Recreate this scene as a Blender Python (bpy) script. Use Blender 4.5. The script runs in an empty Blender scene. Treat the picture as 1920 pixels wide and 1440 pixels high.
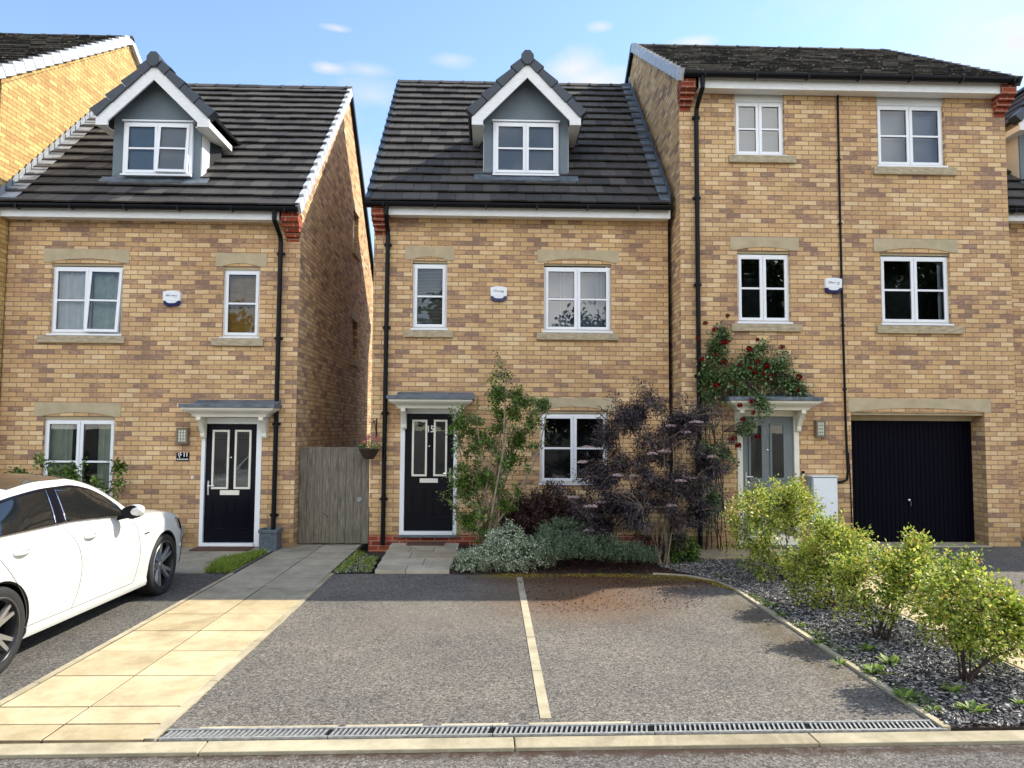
import bpy, bmesh, math, random
import numpy as np
from mathutils import Vector, Matrix
R_ = math.radians
scene = bpy.context.scene
# ------------------------------------------------------------------ camera
F_PX = 1345.0            # focal length measured for a 1920 px wide picture
CAM = np.array([0.0, 0.0, 1.88])
_y = np.array([922-960.0, -(803-720.0), -F_PX]); _y /= np.linalg.norm(_y)
_x = np.array([1.0, -0.006, 0.0]); _x -= _x.dot(_y)*_y; _x /= np.linalg.norm(_x)
_z = np.cross(_x, _y)
ROT = np.array([_x, _y, _z])
cam_d = bpy.data.cameras.new('camera'); cam = bpy.data.objects.new('camera', cam_d)
scene.collection.objects.link(cam); scene.camera = cam
cam_d.sensor_width = 36.0; cam_d.lens = F_PX/1920*36.0
cam_d.clip_start = 0.05; cam_d.clip_end = 3000
M = Matrix([list(ROT[0])+[CAM[0]], list(ROT[1])+[CAM[1]], list(ROT[2])+[CAM[2]], [0, 0, 0, 1]])
cam.matrix_world = M
# ------------------------------------------------------------------ light
SUN = Vector((1.0, 0.378, 1.0)).normalized()
world = bpy.data.worlds.new('World'); scene.world = world; world.use_nodes = True
wt = world.node_tree; wt.nodes.clear()
wo = wt.nodes.new('ShaderNodeOutputWorld'); wb = wt.nodes.new('ShaderNodeBackground')
sky = wt.nodes.new('ShaderNodeTexSky'); sky.sky_type = 'NISHITA'; sky.sun_disc = False
sky.sun_elevation = math.asin(SUN.z); sky.sun_rotation = math.atan2(SUN.x, SUN.y)
sky.air_density = 1.0; sky.dust_density = 0.25; sky.ozone_density = 2.0
wb.inputs['Strength'].default_value = 0.15
tc = wt.nodes.new('ShaderNodeTexCoord')
def wn(typ, **kw):
    n = wt.nodes.new(typ)
    for k, v in kw.items(): setattr(n, k, v)
    return n
def wm(op, a, b, clamp=False):
    n = wn('ShaderNodeMath', operation=op, use_clamp=clamp)
    for i, v in enumerate((a, b)):
        if isinstance(v, (int, float)): n.inputs[i].default_value = v
        else: wt.links.new(v, n.inputs[i])
    return n.outputs[0]
mp = wn('ShaderNodeMapping'); mp.inputs['Scale'].default_value = (1, 1, 1.9); wt.links.new(tc.outputs['Generated'], mp.inputs[0])
nz = wn('ShaderNodeTexNoise'); nz.inputs['Scale'].default_value = 9; nz.inputs['Detail'].default_value = 8; nz.inputs['Roughness'].default_value = .58; wt.links.new(mp.outputs[0], nz.inputs['Vector'])
tot = None      # a few small fair weather clouds low in the sky over the roofs: (azimuth slope, height slope, radii, density)
for (px, py, rx, rz, am) in ((1810, 112, .13, .035, 1.0), (1900, 80, .06, .04, 1.0), (1880, 150, .14, .035, .8), (1075, 128, .055, .024, 1.0), (1110, 150, .07, .018, .9), (615, 127, .022, .007, .9), (690, 131, .035, .008, .45), (850, 112, .03, .008, .5), (1305, 78, .034, .007, .8), (1127, 50, .018, .006, .8), (632, 53, .018, .004, .7), (1700, 38, .025, .006, .5), (700, 180, .05, .02, .4), (690, 330, .12, .09, .55), (1780, 60, .22, .12, .45)):
    c = Vector(ROT @ np.array([px-960.0, 720.0-py, -F_PX])).normalized()
    m2 = wn('ShaderNodeMapping'); m2.inputs['Location'].default_value = (-c.x/rx, 0, -c.z/rz); m2.inputs['Scale'].default_value = (1/rx, 0, 1/rz); wt.links.new(tc.outputs['Generated'], m2.inputs[0])
    ln = wn('ShaderNodeVectorMath', operation='LENGTH'); wt.links.new(m2.outputs[0], ln.inputs[0])
    v = wm('MULTIPLY', wm('ADD', wm('SUBTRACT', 1.0, ln.outputs['Value']), wm('MULTIPLY', wm('SUBTRACT', nz.outputs['Fac'], .5), 2.6)), .9*am, True)
    tot = v if tot is None else wm('MAXIMUM', tot, v)
sx = wn('ShaderNodeSeparateXYZ'); wt.links.new(tc.outputs['Generated'], sx.inputs[0])
frontm = wm('GREATER_THAN', sx.outputs[1], 0.1)
# unseen bright broken cloud, added behind the camera to light the house fronts
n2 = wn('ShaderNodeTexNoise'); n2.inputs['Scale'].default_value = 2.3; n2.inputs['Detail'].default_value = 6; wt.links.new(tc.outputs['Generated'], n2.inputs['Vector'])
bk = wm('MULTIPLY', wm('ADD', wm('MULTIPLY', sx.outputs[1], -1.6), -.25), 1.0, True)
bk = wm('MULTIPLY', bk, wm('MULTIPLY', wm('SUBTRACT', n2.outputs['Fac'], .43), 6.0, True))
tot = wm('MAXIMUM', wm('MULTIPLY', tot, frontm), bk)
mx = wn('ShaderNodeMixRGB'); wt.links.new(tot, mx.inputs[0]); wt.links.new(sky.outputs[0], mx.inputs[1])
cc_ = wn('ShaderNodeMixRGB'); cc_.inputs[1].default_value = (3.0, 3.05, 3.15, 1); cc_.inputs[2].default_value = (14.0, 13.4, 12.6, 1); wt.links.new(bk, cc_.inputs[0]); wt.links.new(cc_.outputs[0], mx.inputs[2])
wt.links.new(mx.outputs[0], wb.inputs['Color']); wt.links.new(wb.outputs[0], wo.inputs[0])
sl = bpy.data.lights.new('sun', 'SUN'); sl.energy = 3.7; sl.angle = R_(0.5); sl.color = (1.0, 0.93, 0.80)
so = bpy.data.objects.new('sun', sl); scene.collection.objects.link(so)
so.rotation_euler = SUN.to_track_quat('Z', 'Y').to_euler(); so.location = (30, 12, 30)
scene.view_settings.view_transform = 'Standard'; scene.view_settings.look = 'None'
scene.view_settings.exposure = 1.05; scene.view_settings.gamma = 1.0
scene.cycles.max_bounces = 6; scene.cycles.diffuse_bounces = 3; scene.cycles.transparent_max_bounces = 8
scene.cycles.caustics_reflective = False; scene.cycles.caustics_refractive = False
C = scene.collection

# measured points: the ray of a pixel of the 1920x1440 photograph met with a real plane of the place
def ray(px, py): return ROT @ np.array([px-960.0, 720.0-py, -F_PX])
def AY(px, py, Y): d = ray(px, py); return CAM+d*(Y/d[1])
def AX(px, py, X): d = ray(px, py); return CAM+d*(X/d[0])
def GZ(px, py, z=0.0): d = ray(px, py); return CAM+d*((z-CAM[2])/d[2])

# ------------------------------------------------------------------ materials
MATS = {}
def nt(name):
    m = bpy.data.materials.new(name); m.use_nodes = True; t = m.node_tree
    return m, t, t.nodes['Principled BSDF']
def N(t, typ, **kw):
    n = t.nodes.new(typ)
    for k, v in kw.items():
        if isinstance(k, str) and hasattr(n, k): setattr(n, k, v)
        else: n.inputs[k].default_value = v
    return n
def ramp(t, src, stops):
    n = t.nodes.new('ShaderNodeValToRGB'); e = n.color_ramp.elements
    while len(e) < len(stops): e.new(0.5)
    for i, (p, c) in enumerate(stops):
        e[i].position = p; e[i].color = (c[0], c[1], c[2], 1)
    t.links.new(src, n.inputs[0]); return n
def noise(t, scale, detail=4, rough=0.55, coord='UV', stretch=None):
    c = t.nodes.new('ShaderNodeTexCoord'); n = t.nodes.new('ShaderNodeTexNoise')
    n.inputs['Scale'].default_value = scale; n.inputs['Detail'].default_value = detail; n.inputs['Roughness'].default_value = rough
    s = c.outputs[coord]
    if stretch:
        mpn = t.nodes.new('ShaderNodeMapping'); mpn.inputs['Scale'].default_value = stretch
        t.links.new(s, mpn.inputs[0]); s = mpn.outputs[0]
    t.links.new(s, n.inputs['Vector']); return n
def bump(t, b, src, strength=0.5, dist=0.01):
    n = t.nodes.new('ShaderNodeBump'); n.inputs['Strength'].default_value = strength; n.inputs['Distance'].default_value = dist
    t.links.new(src, n.inputs['Height']); t.links.new(n.outputs[0], b.inputs['Normal']); return n
def mathn(t, op, a, b_, clamp=False):
    n = t.nodes.new('ShaderNodeMath'); n.operation = op; n.use_clamp = clamp
    for i, v in enumerate((a, b_)):
        if isinstance(v, (int, float)): n.inputs[i].default_value = v
        else: t.links.new(v, n.inputs[i])
    return n.outputs[0]
def mixc(t, fac, a, b_, mode='MIX'):
    n = t.nodes.new('ShaderNodeMixRGB'); n.blend_type = mode
    for i, v in enumerate((fac, a, b_)):
        if isinstance(v, (int, float)): n.inputs[i].default_value = v
        elif isinstance(v, tuple): n.inputs[i].default_value = (*v[:3], 1)
        else: t.links.new(v, n.inputs[i])
    return n.outputs[0]
def simple(name, col, rough=0.6, var=0.12, scale=6, metal=0.0, bumpy=0.0, bscale=60, coord='UV', spec=0.5, stretch=None, coat=0.0):
    m, t, b = nt(name)
    n = noise(t, scale, 5, 0.6, coord, stretch)
    d = tuple(c*(1-var*1.6) for c in col); l = tuple(min(1, c*(1+var)) for c in col)
    r = ramp(t, n.outputs['Fac'], [(0.3, d), (0.7, l)])
    t.links.new(r.outputs[0], b.inputs['Base Color'])
    b.inputs['Roughness'].default_value = rough; b.inputs['Metallic'].default_value = metal
    b.inputs['Specular IOR Level'].default_value = spec; b.inputs['Coat Weight'].default_value = coat
    if bumpy: bump(t, b, noise(t, bscale, 4, 0.6, coord, stretch).outputs['Fac'], bumpy, 0.01)
    MATS[name] = m; return m
def brick(name, stops, mortar, bw=0.225, rh=0.075, clump=0.5, stain=True):
    m, t, b = nt(name)
    c = t.nodes.new('ShaderNodeTexCoord')
    wn = noise(t, 9.0, 2, 0.5); 
    va = t.nodes.new('ShaderNodeMixRGB'); va.blend_type = 'LINEAR_LIGHT'; va.inputs[0].default_value = 0.004
    t.links.new(c.outputs['UV'], va.inputs[1]); t.links.new(wn.outputs['Color'], va.inputs[2])
    k = t.nodes.new('ShaderNodeTexBrick')
    k.inputs['Color1'].default_value = (0, 0, 0, 1); k.inputs['Color2'].default_value = (1, 1, 1, 1); k.inputs['Mortar'].default_value = (.5, .5, .5, 1)
    k.inputs['Scale'].default_value = 1; k.inputs['Mortar Size'].default_value = 0.0062; k.inputs['Mortar Smooth'].default_value = 0.2
    k.inputs['Brick Width'].default_value = bw; k.inputs['Row Height'].default_value = rh; k.inputs['Bias'].default_value = 0
    t.links.new(va.outputs[0], k.inputs['Vector'])
    big = noise(t, 1.1, 3, 0.6, stretch=(1, 1.6, 1)); mid = noise(t, 13, 3, 0.6, stretch=(1, 2.2, 1)); fine = noise(t, 120, 3, 0.6)
    v = mathn(t, 'ADD', k.outputs['Color'], mathn(t, 'MULTIPLY', mathn(t, 'SUBTRACT', big.outputs['Fac'], 0.5), clump))
    v = mathn(t, 'ADD', v, mathn(t, 'MULTIPLY', mathn(t, 'SUBTRACT', mid.outputs['Fac'], 0.5), 0.75))
    r = ramp(t, v, stops)
    col = mixc(t, 0.6, r.outputs[0], ramp(t, fine.outputs['Fac'], [(0.30, (.50, .47, .45)), (0.70, (1.32, 1.32, 1.32))]).outputs[0], 'MULTIPLY')
    wash = noise(t, .55, 5, .65, stretch=(2.2, .5, 1)); col = mixc(t, .9, col, ramp(t, wash.outputs['Fac'], [(.32, (.82, .77, .74)), (.52, (1, .98, .96)), (.70, (1.10, 1.07, 1.02))]).outputs[0], 'MULTIPLY')
    if stain:   # damp, dirty band low on the wall
        g = t.nodes.new('ShaderNodeNewGeometry'); sp = t.nodes.new('ShaderNodeSeparateXYZ'); t.links.new(g.outputs['Position'], sp.inputs[0])
        s1 = noise(t, 2.2, 4, 0.6)
        hgt = t.nodes.new('ShaderNodeMapRange'); hgt.inputs[1].default_value = 0.05; hgt.inputs[2].default_value = 0.75; hgt.inputs[3].default_value = 0.85; hgt.inputs[4].default_value = 0
        t.links.new(mathn(t, 'ADD', sp.outputs[2], mathn(t, 'MULTIPLY', mathn(t, 'SUBTRACT', s1.outputs['Fac'], .5), 0.8)), hgt.inputs[0])
        col = mixc(t, hgt.outputs[0], col, mixc(t, 1.0, col, (.62, .62, .56), 'MULTIPLY'))
    col = mixc(t, k.outputs['Fac'], col, mortar)
    t.links.new(col, b.inputs['Base Color']); b.inputs['Roughness'].default_value = 0.9
    b.inputs['Specular IOR Level'].default_value = 0.25
    h = mathn(t, 'ADD', mathn(t, 'SUBTRACT', 1.0, k.outputs['Fac']), mathn(t, 'MULTIPLY', fine.outputs['Fac'], 0.5))
    bump(t, b, h, 0.55, 0.012)
    MATS[name] = m; return m
def island(name, stops, rough=0.7, spec=0.3, bumpy=0.3, transl=0.0, scale=14, nvar=0.3, lich=None):
    m, t, b = nt(name)
    g = t.nodes.new('ShaderNodeNewGeometry')
    n = noise(t, scale, 4, 0.65, 'Object')
    v = mathn(t, 'ADD', g.outputs['Random Per Island'], mathn(t, 'MULTIPLY', mathn(t, 'SUBTRACT', n.outputs['Fac'], .5), nvar))
    r = ramp(t, v, stops); col = r.outputs[0]
    if lich:
        ln = noise(t, lich[0], 6, 0.75, 'Object'); lr = ramp(t, ln.outputs['Fac'], [(lich[1], (0, 0, 0)), (lich[1]+0.09, (1, 1, 1))])
        col = mixc(t, mathn(t, 'MULTIPLY', lr.outputs[0], lich[3]), col, lich[2])
    t.links.new(col, b.inputs['Base Color']); b.inputs['Roughness'].default_value = rough
    b.inputs['Specular IOR Level'].default_value = spec
    if bumpy: bump(t, b, noise(t, 90, 4, .6, 'Object').outputs['Fac'], bumpy, 0.006)
    if transl:
        o = t.nodes['Material Output']; tr = t.nodes.new('ShaderNodeBsdfTranslucent'); ms = t.nodes.new('ShaderNodeMixShader')
        t.links.new(col, tr.inputs[0]); ms.inputs[0].default_value = transl
        t.links.new(b.outputs[0], ms.inputs[1]); t.links.new(tr.outputs[0], ms.inputs[2]); t.links.new(ms.outputs[0], o.inputs[0])
    MATS[name] = m; return m
BUFF = [(0.0, (.32, .21, .155)), (0.10, (.43, .28, .185)), (0.24, (.58, .37, .205)), (0.48, (.68, .45, .23)), (0.78, (.76, .53, .285)), (1.0, (.83, .63, .375))]
brick('brick', BUFF, (.275, .18, .11))
brick('brick_yellow', [(0.0, (.48, .30, .12)), (0.5, (.64, .43, .165)), (1.0, (.74, .54, .23))], (.27, .17, .08))
brick('brick_red', [(0.0, (.20, .04, .022)), (0.5, (.33, .065, .035)), (1.0, (.42, .10, .05))], (.42, .30, .22), clump=.2, stain=False)
simple('stone', (.50, .41, .26), .85, .10, 5, bumpy=.15, bscale=150)
simple('stone_worn', (.46, .38, .25), .9, .22, 9, bumpy=.2, bscale=120, stretch=(1, 3, 1))
simple('upvc', (.86, .88, .90), .28, .02, 3)
simple('fascia_white', (.84, .84, .82), .4, .07, 9, stretch=(1, 4, 1))
simple('cream', (.82, .79, .68), .45, .04, 4)
simple('black_plastic', (.004, .005, .007), .4, .1, 8, spec=.18)
simple('black_paint', (.0025, .003, .008), .25, .1, 5, spec=.22)
simple('garage_paint', (.0012, .0014, .006), .55, .1, 5, spec=.08)
simple('grey_paint', (.16, .19, .20), .35, .04, 5)
simple('render', (.165, .205, .235), .85, .07, 3, bumpy=.12, bscale=220)
simple('render_white', (.80, .79, .74), .8, .04, 3)
simple('lead', (.14, .17, .20), .55, .3, 5, metal=.2, bumpy=.2, bscale=12)
simple('lead_pale', (.30, .32, .34), .6, .25, 8, bumpy=.2, bscale=20)  # paler lead: sunlight put into the flashing's colour; a door number shares it
simple('slate_edge', (.036, .048, .064), .42, .15, 6)
simple('verge_grey', (.52, .54, .57), .5, .18, 10)
simple('steel', (.55, .56, .57), .38, .15, 30, metal=.85)
simple('chrome', (.75, .76, .78), .12, .02, 5, metal=1)
simple('galv', (.40, .41, .40), .5, .3, 25, metal=.4)
simple('interior', (.020, .022, .026), .9, .1, 3)
simple('sky_reflection_tint', (.20, .27, .37), .8, .05, 3)  # blue sky mirrored in upper panes, put into a sheet's colour
simple('interior_light', (.125, .12, .11), .9, .1, 3)
simple('curtain', (.85, .87, .88), .9, .05, 8)
simple('curtain_green', (.55, .62, .50), .9, .12, 8)
simple('curtain_mauve', (.62, .56, .60), .9, .08, 8, stretch=(.4, 5, 1))
simple('blind', (.70, .68, .58), .6, .05, 8)
simple('blind_pale', (.68, .70, .70), .6, .05, 8)
simple('gable_reflection_tint', (.62, .34, .07), .9, .15, 8, stretch=(.5, 4, 1))  # reflection of a yellowish gable, put into the colour of a cloth
simple('meter_white', (.80, .85, .88), .35, .03, 4)
simple('meter_grey', (.33, .39, .42), .5, .06, 4)
simple('planter', (.10, .125, .15), .5, .25, 22, bumpy=.3, bscale=40)
simple('mat_brown', (.13, .065, .04), .95, .25, 60, bumpy=.8, bscale=300)
simple('soil', (.045, .030, .022), .95, .45, 14, bumpy=1.0, bscale=50)
simple('navy', (.005, .005, .10), .2, .05, 5)
simple('lamp_bronze', (.20, .155, .11), .5, .15, 20)
simple('lamp_glass', (.72, .76, .66), .25, .05, 5)
simple('white_mark', (.80, .80, .78), .5, .05, 5)
simple('grey_mark', (.30, .33, .35), .5, .05, 5)
simple('bark', (.17, .12, .08), .9, .3, 20, bumpy=.8, bscale=60, coord='Object')
simple('bark_dark', (.06, .035, .025), .85, .3, 20, bumpy=.5, bscale=60, coord='Object')
simple('bark_pale', (.30, .24, .16), .9, .25, 20, bumpy=.6, bscale=60, coord='Object')
simple('basket', (.05, .028, .018), .9, .3, 60, bumpy=1, bscale=120)
simple('tyre', (.018, .018, .018), .75, .2, 30)
simple('rim', (.42, .43, .45), .3, .05, 5, metal=.85)
simple('rim_dark', (.02, .02, .022), .3, .05, 5, metal=.4)
simple('seam', (.10, .10, .10), .6, .02, 5)
simple('roof_reflection_tint', (.05, .035, .025), .15, .05, 5, coat=.6)  # brownish reflection on the car roof, put into the base colour
m, t, b = nt('car_paint'); b.inputs['Base Color'].default_value = (.66, .66, .63, 1); b.inputs['Roughness'].default_value = .32
b.inputs['Coat Weight'].default_value = .9; b.inputs['Coat Roughness'].default_value = .03; MATS['car_paint'] = m
m, t, b = nt('car_glass'); b.inputs['Base Color'].default_value = (.008, .011, .012, 1); b.inputs['Roughness'].default_value = .04
b.inputs['IOR'].default_value = 1.6; b.inputs['Coat Weight'].default_value = .5; MATS['car_glass'] = m
def glass_mat(name, ior, tint):
    m, t, b = nt(name); o = t.nodes['Material Output']; t.nodes.remove(b)
    tr = t.nodes.new('ShaderNodeBsdfTransparent'); gl = t.nodes.new('ShaderNodeBsdfGlossy'); ms = t.nodes.new('ShaderNodeMixShader')
    tr.inputs[0].default_value = (*tint, 1); gl.inputs['Roughness'].default_value = .006; gl.inputs[0].default_value = (.95, .98, 1, 1)
    fr = t.nodes.new('ShaderNodeFresnel'); fr.inputs[0].default_value = ior
    n = noise(t, 2.5, 2, .5, 'UV'); bp = t.nodes.new('ShaderNodeBump'); bp.inputs['Strength'].default_value = .012; bp.inputs['Distance'].default_value = .02
    t.links.new(n.outputs['Fac'], bp.inputs['Height']); t.links.new(bp.outputs[0], gl.inputs['Normal'])
    t.links.new(fr.outputs[0], ms.inputs[0]); t.links.new(tr.outputs[0], ms.inputs[1]); t.links.new(gl.outputs[0], ms.inputs[2]); t.links.new(ms.outputs[0], o.inputs[0])
    MATS[name] = m
glass_mat('glass', 1.8, (.90, .93, .94))
glass_mat('glass_plain', 1.7, (.90, .93, .93))
# asphalt with aggregate, wear and (near the beds) moss and fallen blossom
def asphalt(name, base, moss=None, worn=None):
    m, t, b = nt(name)
    bg = noise(t, .9, 5, .6); cuv = t.nodes.new('ShaderNodeTexCoord')
    def stones(sc):
        v = t.nodes.new('ShaderNodeTexVoronoi'); v.inputs['Scale'].default_value = sc; t.links.new(cuv.outputs['UV'], v.inputs['Vector'])
        sp_ = t.nodes.new('ShaderNodeSeparateColor'); t.links.new(v.outputs['Color'], sp_.inputs[0]); return v, sp_.outputs[0]
    v1, c1 = stones(75); v2, c2_ = stones(165)
    base = tuple(c*1.0 for c in base); d = tuple(c*.50 for c in base); l = tuple(c*1.75 for c in base)
    col = ramp(t, c1, [(.0, d), (.45, base), (.8, tuple(c*1.4 for c in base)), (1.0, l)]).outputs[0]
    col = mixc(t, .75, col, ramp(t, c2_, [(.0, (.45, .45, .46)), (.6, (1.05, 1.04, 1.02)), (1.0, (1.8, 1.77, 1.7))]).outputs[0], 'MULTIPLY')
    col = mixc(t, .8, col, ramp(t, bg.outputs['Fac'], [(.32, (.78, .78, .80)), (.66, (1.22, 1.18, 1.10))]).outputs[0], 'MULTIPLY')
    g = t.nodes.new('ShaderNodeNewGeometry')
    for (cx, cy, rx, ry, c2, amt, ns) in (moss or []):
        mpn = t.nodes.new('ShaderNodeMapping'); mpn.vector_type = 'POINT'
        mpn.inputs['Location'].default_value = (-cx/rx, -cy/ry, 0); mpn.inputs['Scale'].default_value = (1/rx, 1/ry, 0)
        t.links.new(g.outputs['Position'], mpn.inputs[0])
        ln = t.nodes.new('ShaderNodeVectorMath'); ln.operation = 'LENGTH'; t.links.new(mpn.outputs[0], ln.inputs[0])
        nn = noise(t, ns, 6, .75)
        v = mathn(t, 'SUBTRACT', 1.0, ln.outputs['Value']); v = mathn(t, 'ADD', v, mathn(t, 'MULTIPLY', mathn(t, 'SUBTRACT', nn.outputs['Fac'], .53), 2.8))
        v = mathn(t, 'MULTIPLY', v, amt, True)
        col = mixc(t, v, col, c2)
    t.links.new(col, b.inputs['Base Color']); b.inputs['Roughness'].default_value = .92; b.inputs['Specular IOR Level'].default_value = .25
    bump(t, b, v1.outputs['Distance'], .25, .004)
    MATS[name] = m
asphalt('asphalt_drive', (.128, .119, .106), [(1.45, 9.05, 2.0, .65, (.095, .048, .016), 2.4, 26), (1.0, 8.1, 1.5, 1.5, (.135, .078, .040), 1.3, 24), (.35, 9.28, .7, .18, (.17, .13, .025), 2.0, 12), (2.4, 9.15, .8, .30, (.15, .115, .025), 1.7, 12), (-.6, 7.3, 1.3, 1.1, (.15, .13, .105), .45, 3), (2.65, 6.8, .35, 2.2, (.09, .065, .03), .7, 9)])
asphalt('asphalt_road', (.118, .110, .101), [(0, 4.33, 9, .10, (.05, .03, .02), 1.3, 10)])
asphalt('asphalt_side', (.092, .088, .082), [(-4.2, 5.6, .6, .5, (.13, .12, .11), .5, 5)])
def slabmat(name, c0, c1, spots=True):
    m, t, b = nt(name)
    g = t.nodes.new('ShaderNodeNewGeometry'); n1 = noise(t, 2.6, 6, .7); f = noise(t, 140, 3, .6)
    v = mathn(t, 'ADD', n1.outputs['Fac'], mathn(t, 'MULTIPLY', mathn(t, 'SUBTRACT', g.outputs['Random Per Island'], .5), .22))
    col = ramp(t, v, [(.30, c0), (.68, c1)]).outputs[0]
    col = mixc(t, .5, col, ramp(t, f.outputs['Fac'], [(.3, (.72, .70, .68)), (.7, (1.2, 1.2, 1.18))]).outputs[0], 'MULTIPLY')
    if spots:
        n2 = noise(t, 26, 3, .5); col = mixc(t, mathn(t, 'MULTIPLY', ramp(t, n2.outputs['Fac'], [(.69, (0, 0, 0)), (.73, (1, 1, 1))]).outputs[0], .55), col, (.22, .18, .11))
        sw = noise(t, 5, 3, .5, stretch=(1, .25, 1)); wv = t.nodes.new('ShaderNodeTexWave'); wv.inputs['Scale'].default_value = 3.5; wv.inputs['Distortion'].default_value = 9; wv.inputs['Detail'].default_value = 2; wv.inputs['Detail Scale'].default_value = .6
        cc = t.nodes.new('ShaderNodeTexCoord'); t.links.new(cc.outputs['UV'], wv.inputs[0])
        wm = mathn(t, 'MULTIPLY', mathn(t, 'GREATER_THAN', wv.outputs['Fac'], .62), mathn(t, 'MULTIPLY', mathn(t, 'GREATER_THAN', sw.outputs['Fac'], .60), .07))
        col = mixc(t, wm, col, (.80, .70, .48))
    t.links.new(col, b.inputs['Base Color']); b.inputs['Roughness'].default_value = .88; b.inputs['Specular IOR Level'].default_value = .3
    bump(t, b, f.outputs['Fac'], .35, .005); MATS[name] = m
slabmat('slab_buff', (.33, .26, .145), (.58, .48, .30))
slabmat('slab_grey', (.25, .225, .165), (.46, .41, .31))
slabmat('slab_stone', (.34, .30, .22), (.54, .49, .38))
slabmat('kerb', (.27, .23, .15), (.52, .46, .32))
TILE = [(0.0, (.040, .038, .037)), (0.5, (.062, .057, .053)), (1.0, (.092, .084, .075))]
island('tile', TILE, .78, .35, .5, nvar=.7, scale=22, lich=(11, .60, (.19, .18, .15), .7))
island('tile_lichen', [(0.0, (.022, .021, .022)), (0.55, (.055, .051, .046)), (1.0, (.15, .135, .115))], .8, .3, .6, nvar=1.2, scale=9, lich=(16, .57, (.50, .45, .37), .9))
island('tile_pale', [(0.0, (.11, .10, .085)), (1.0, (.19, .18, .15))], .85, .3, .5)
island('slate_chip', [(0.0, (.024, .023, .022)), (0.35, (.10, .096, .092)), (0.7, (.33, .315, .295)), (1.0, (.68, .63, .56))], .42, .5, 0)  # palest chips have glints put into their colour
island('mulch_chip', [(0.0, (.03, .015, .012)), (0.6, (.10, .03, .03)), (1.0, (.22, .10, .06))], .8, .3, 0)
island('grass', [(0.0, (.07, .12, .015)), (0.5, (.22, .33, .04)), (1.0, (.50, .58, .12))], .6, .3, 0, .35)
island('weed', [(0.0, (.07, .13, .015)), (0.6, (.16, .27, .03)), (1.0, (.30, .38, .06))], .5, .4, 0, .35)
island('leaf_lime', [(0.0, (.05, .095, .012)), (0.3, (.21, .31, .035)), (0.65, (.50, .57, .09)), (0.9, (.72, .70, .16)), (1.0, (.62, .42, .12))], .42, .5, 0, .46, nvar=.8, scale=3)
island('leaf_mid', [(0.0, (.03, .065, .012)), (0.5, (.10, .185, .03)), (1.0, (.30, .44, .09))], .42, .5, 0, .3, nvar=.4, scale=3)
island('leaf_rose', [(0.0, (.03, .065, .02)), (0.5, (.11, .19, .05)), (1.0, (.36, .46, .22))], .32, .6, 0, .22, nvar=.4, scale=4)
island('leaf_black', [(0.0, (.010, .007, .010)), (0.55, (.030, .022, .029)), (1.0, (.14, .105, .115))], .42, .6, 0, .08, nvar=.6, scale=3)
island('leaf_plum', [(0.0, (.015, .007, .007)), (0.55, (.045, .022, .019)), (1.0, (.15, .08, .065))], .45, .5, 0, .12, nvar=.6, scale=3)
island('leaf_silver', [(0.0, (.07, .12, .05)), (0.4, (.26, .34, .18)), (0.8, (.75, .78, .60)), (1.0, (.85, .87, .72))], .6, .4, 0, .2, nvar=.6, scale=4)
island('leaf_hebe', [(0.0, (.03, .06, .028)), (0.5, (.11, .165, .085)), (1.0, (.34, .43, .26))], .55, .4, 0, .15, nvar=.5, scale=4)
island('leaf_tree', [(0.0, (.018, .038, .008)), (0.6, (.045, .085, .018)), (1.0, (.10, .15, .03))], .5, .4, 0, .3)
island('petal_red', [(0.0, (.06, .0006, .002)), (1.0, (.34, .004, .012))], .5, .3, 0, .15)
island('petal_pink', [(0.0, (.75, .18, .22)), (1.0, (.85, .36, .40))], .5, .3, 0, .2)
island('petal_elder', [(0.0, (.42, .26, .27)), (1.0, (.80, .66, .66))], .6, .3, 0, .2)
island('petal_white', [(0.0, (.45, .48, .38)), (1.0, (.86, .88, .80))], .6, .3, 0, .2)
# weathered timber: vertical grain, knots, green algae low down
m, t, b = nt('timber')
g1 = noise(t, 5, 6, .65, 'UV', (9, .7, 1)); g2 = noise(t, 30, 3, .6, 'UV', (4, .5, 1)); al = noise(t, 2, 4, .6)
gm = t.nodes.new('ShaderNodeNewGeometry')
v = mathn(t, 'ADD', g1.outputs['Fac'], mathn(t, 'MULTIPLY', mathn(t, 'SUBTRACT', gm.outputs['Random Per Island'], .5), .35))
col = ramp(t, v, [(.25, (.085, .075, .060)), (.5, (.22, .195, .155)), (.78, (.42, .38, .31))]).outputs[0]
col = mixc(t, .5, col, ramp(t, g2.outputs['Fac'], [(.3, (.6, .6, .58)), (.7, (1.2, 1.2, 1.2))]).outputs[0], 'MULTIPLY')
vo = t.nodes.new('ShaderNodeTexVoronoi'); vo.inputs['Scale'].default_value = 5.5; cc = t.nodes.new('ShaderNodeTexCoord'); t.links.new(cc.outputs['UV'], vo.inputs['Vector'])
col = mixc(t, ramp(t, vo.outputs['Distance'], [(.055, (1, 1, 1)), (.085, (0, 0, 0))]).outputs[0], col, (.02, .014, .01))
sp = t.nodes.new('ShaderNodeSeparateXYZ'); t.links.new(gm.outputs['Position'], sp.inputs[0])
hz = mathn(t, 'MULTIPLY', mathn(t, 'SUBTRACT', 1.25, mathn(t, 'ADD', sp.outputs[2], mathn(t, 'MULTIPLY', al.outputs['Fac'], .8))), .9, True)
col = mixc(t, mathn(t, 'MULTIPLY', hz, .38), col, (.115, .11, .055))
t.links.new(col, b.inputs['Base Color']); b.inputs['Roughness'].default_value = .9; bump(t, b, g1.outputs['Fac'], .4, .01); MATS['timber'] = m

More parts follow.
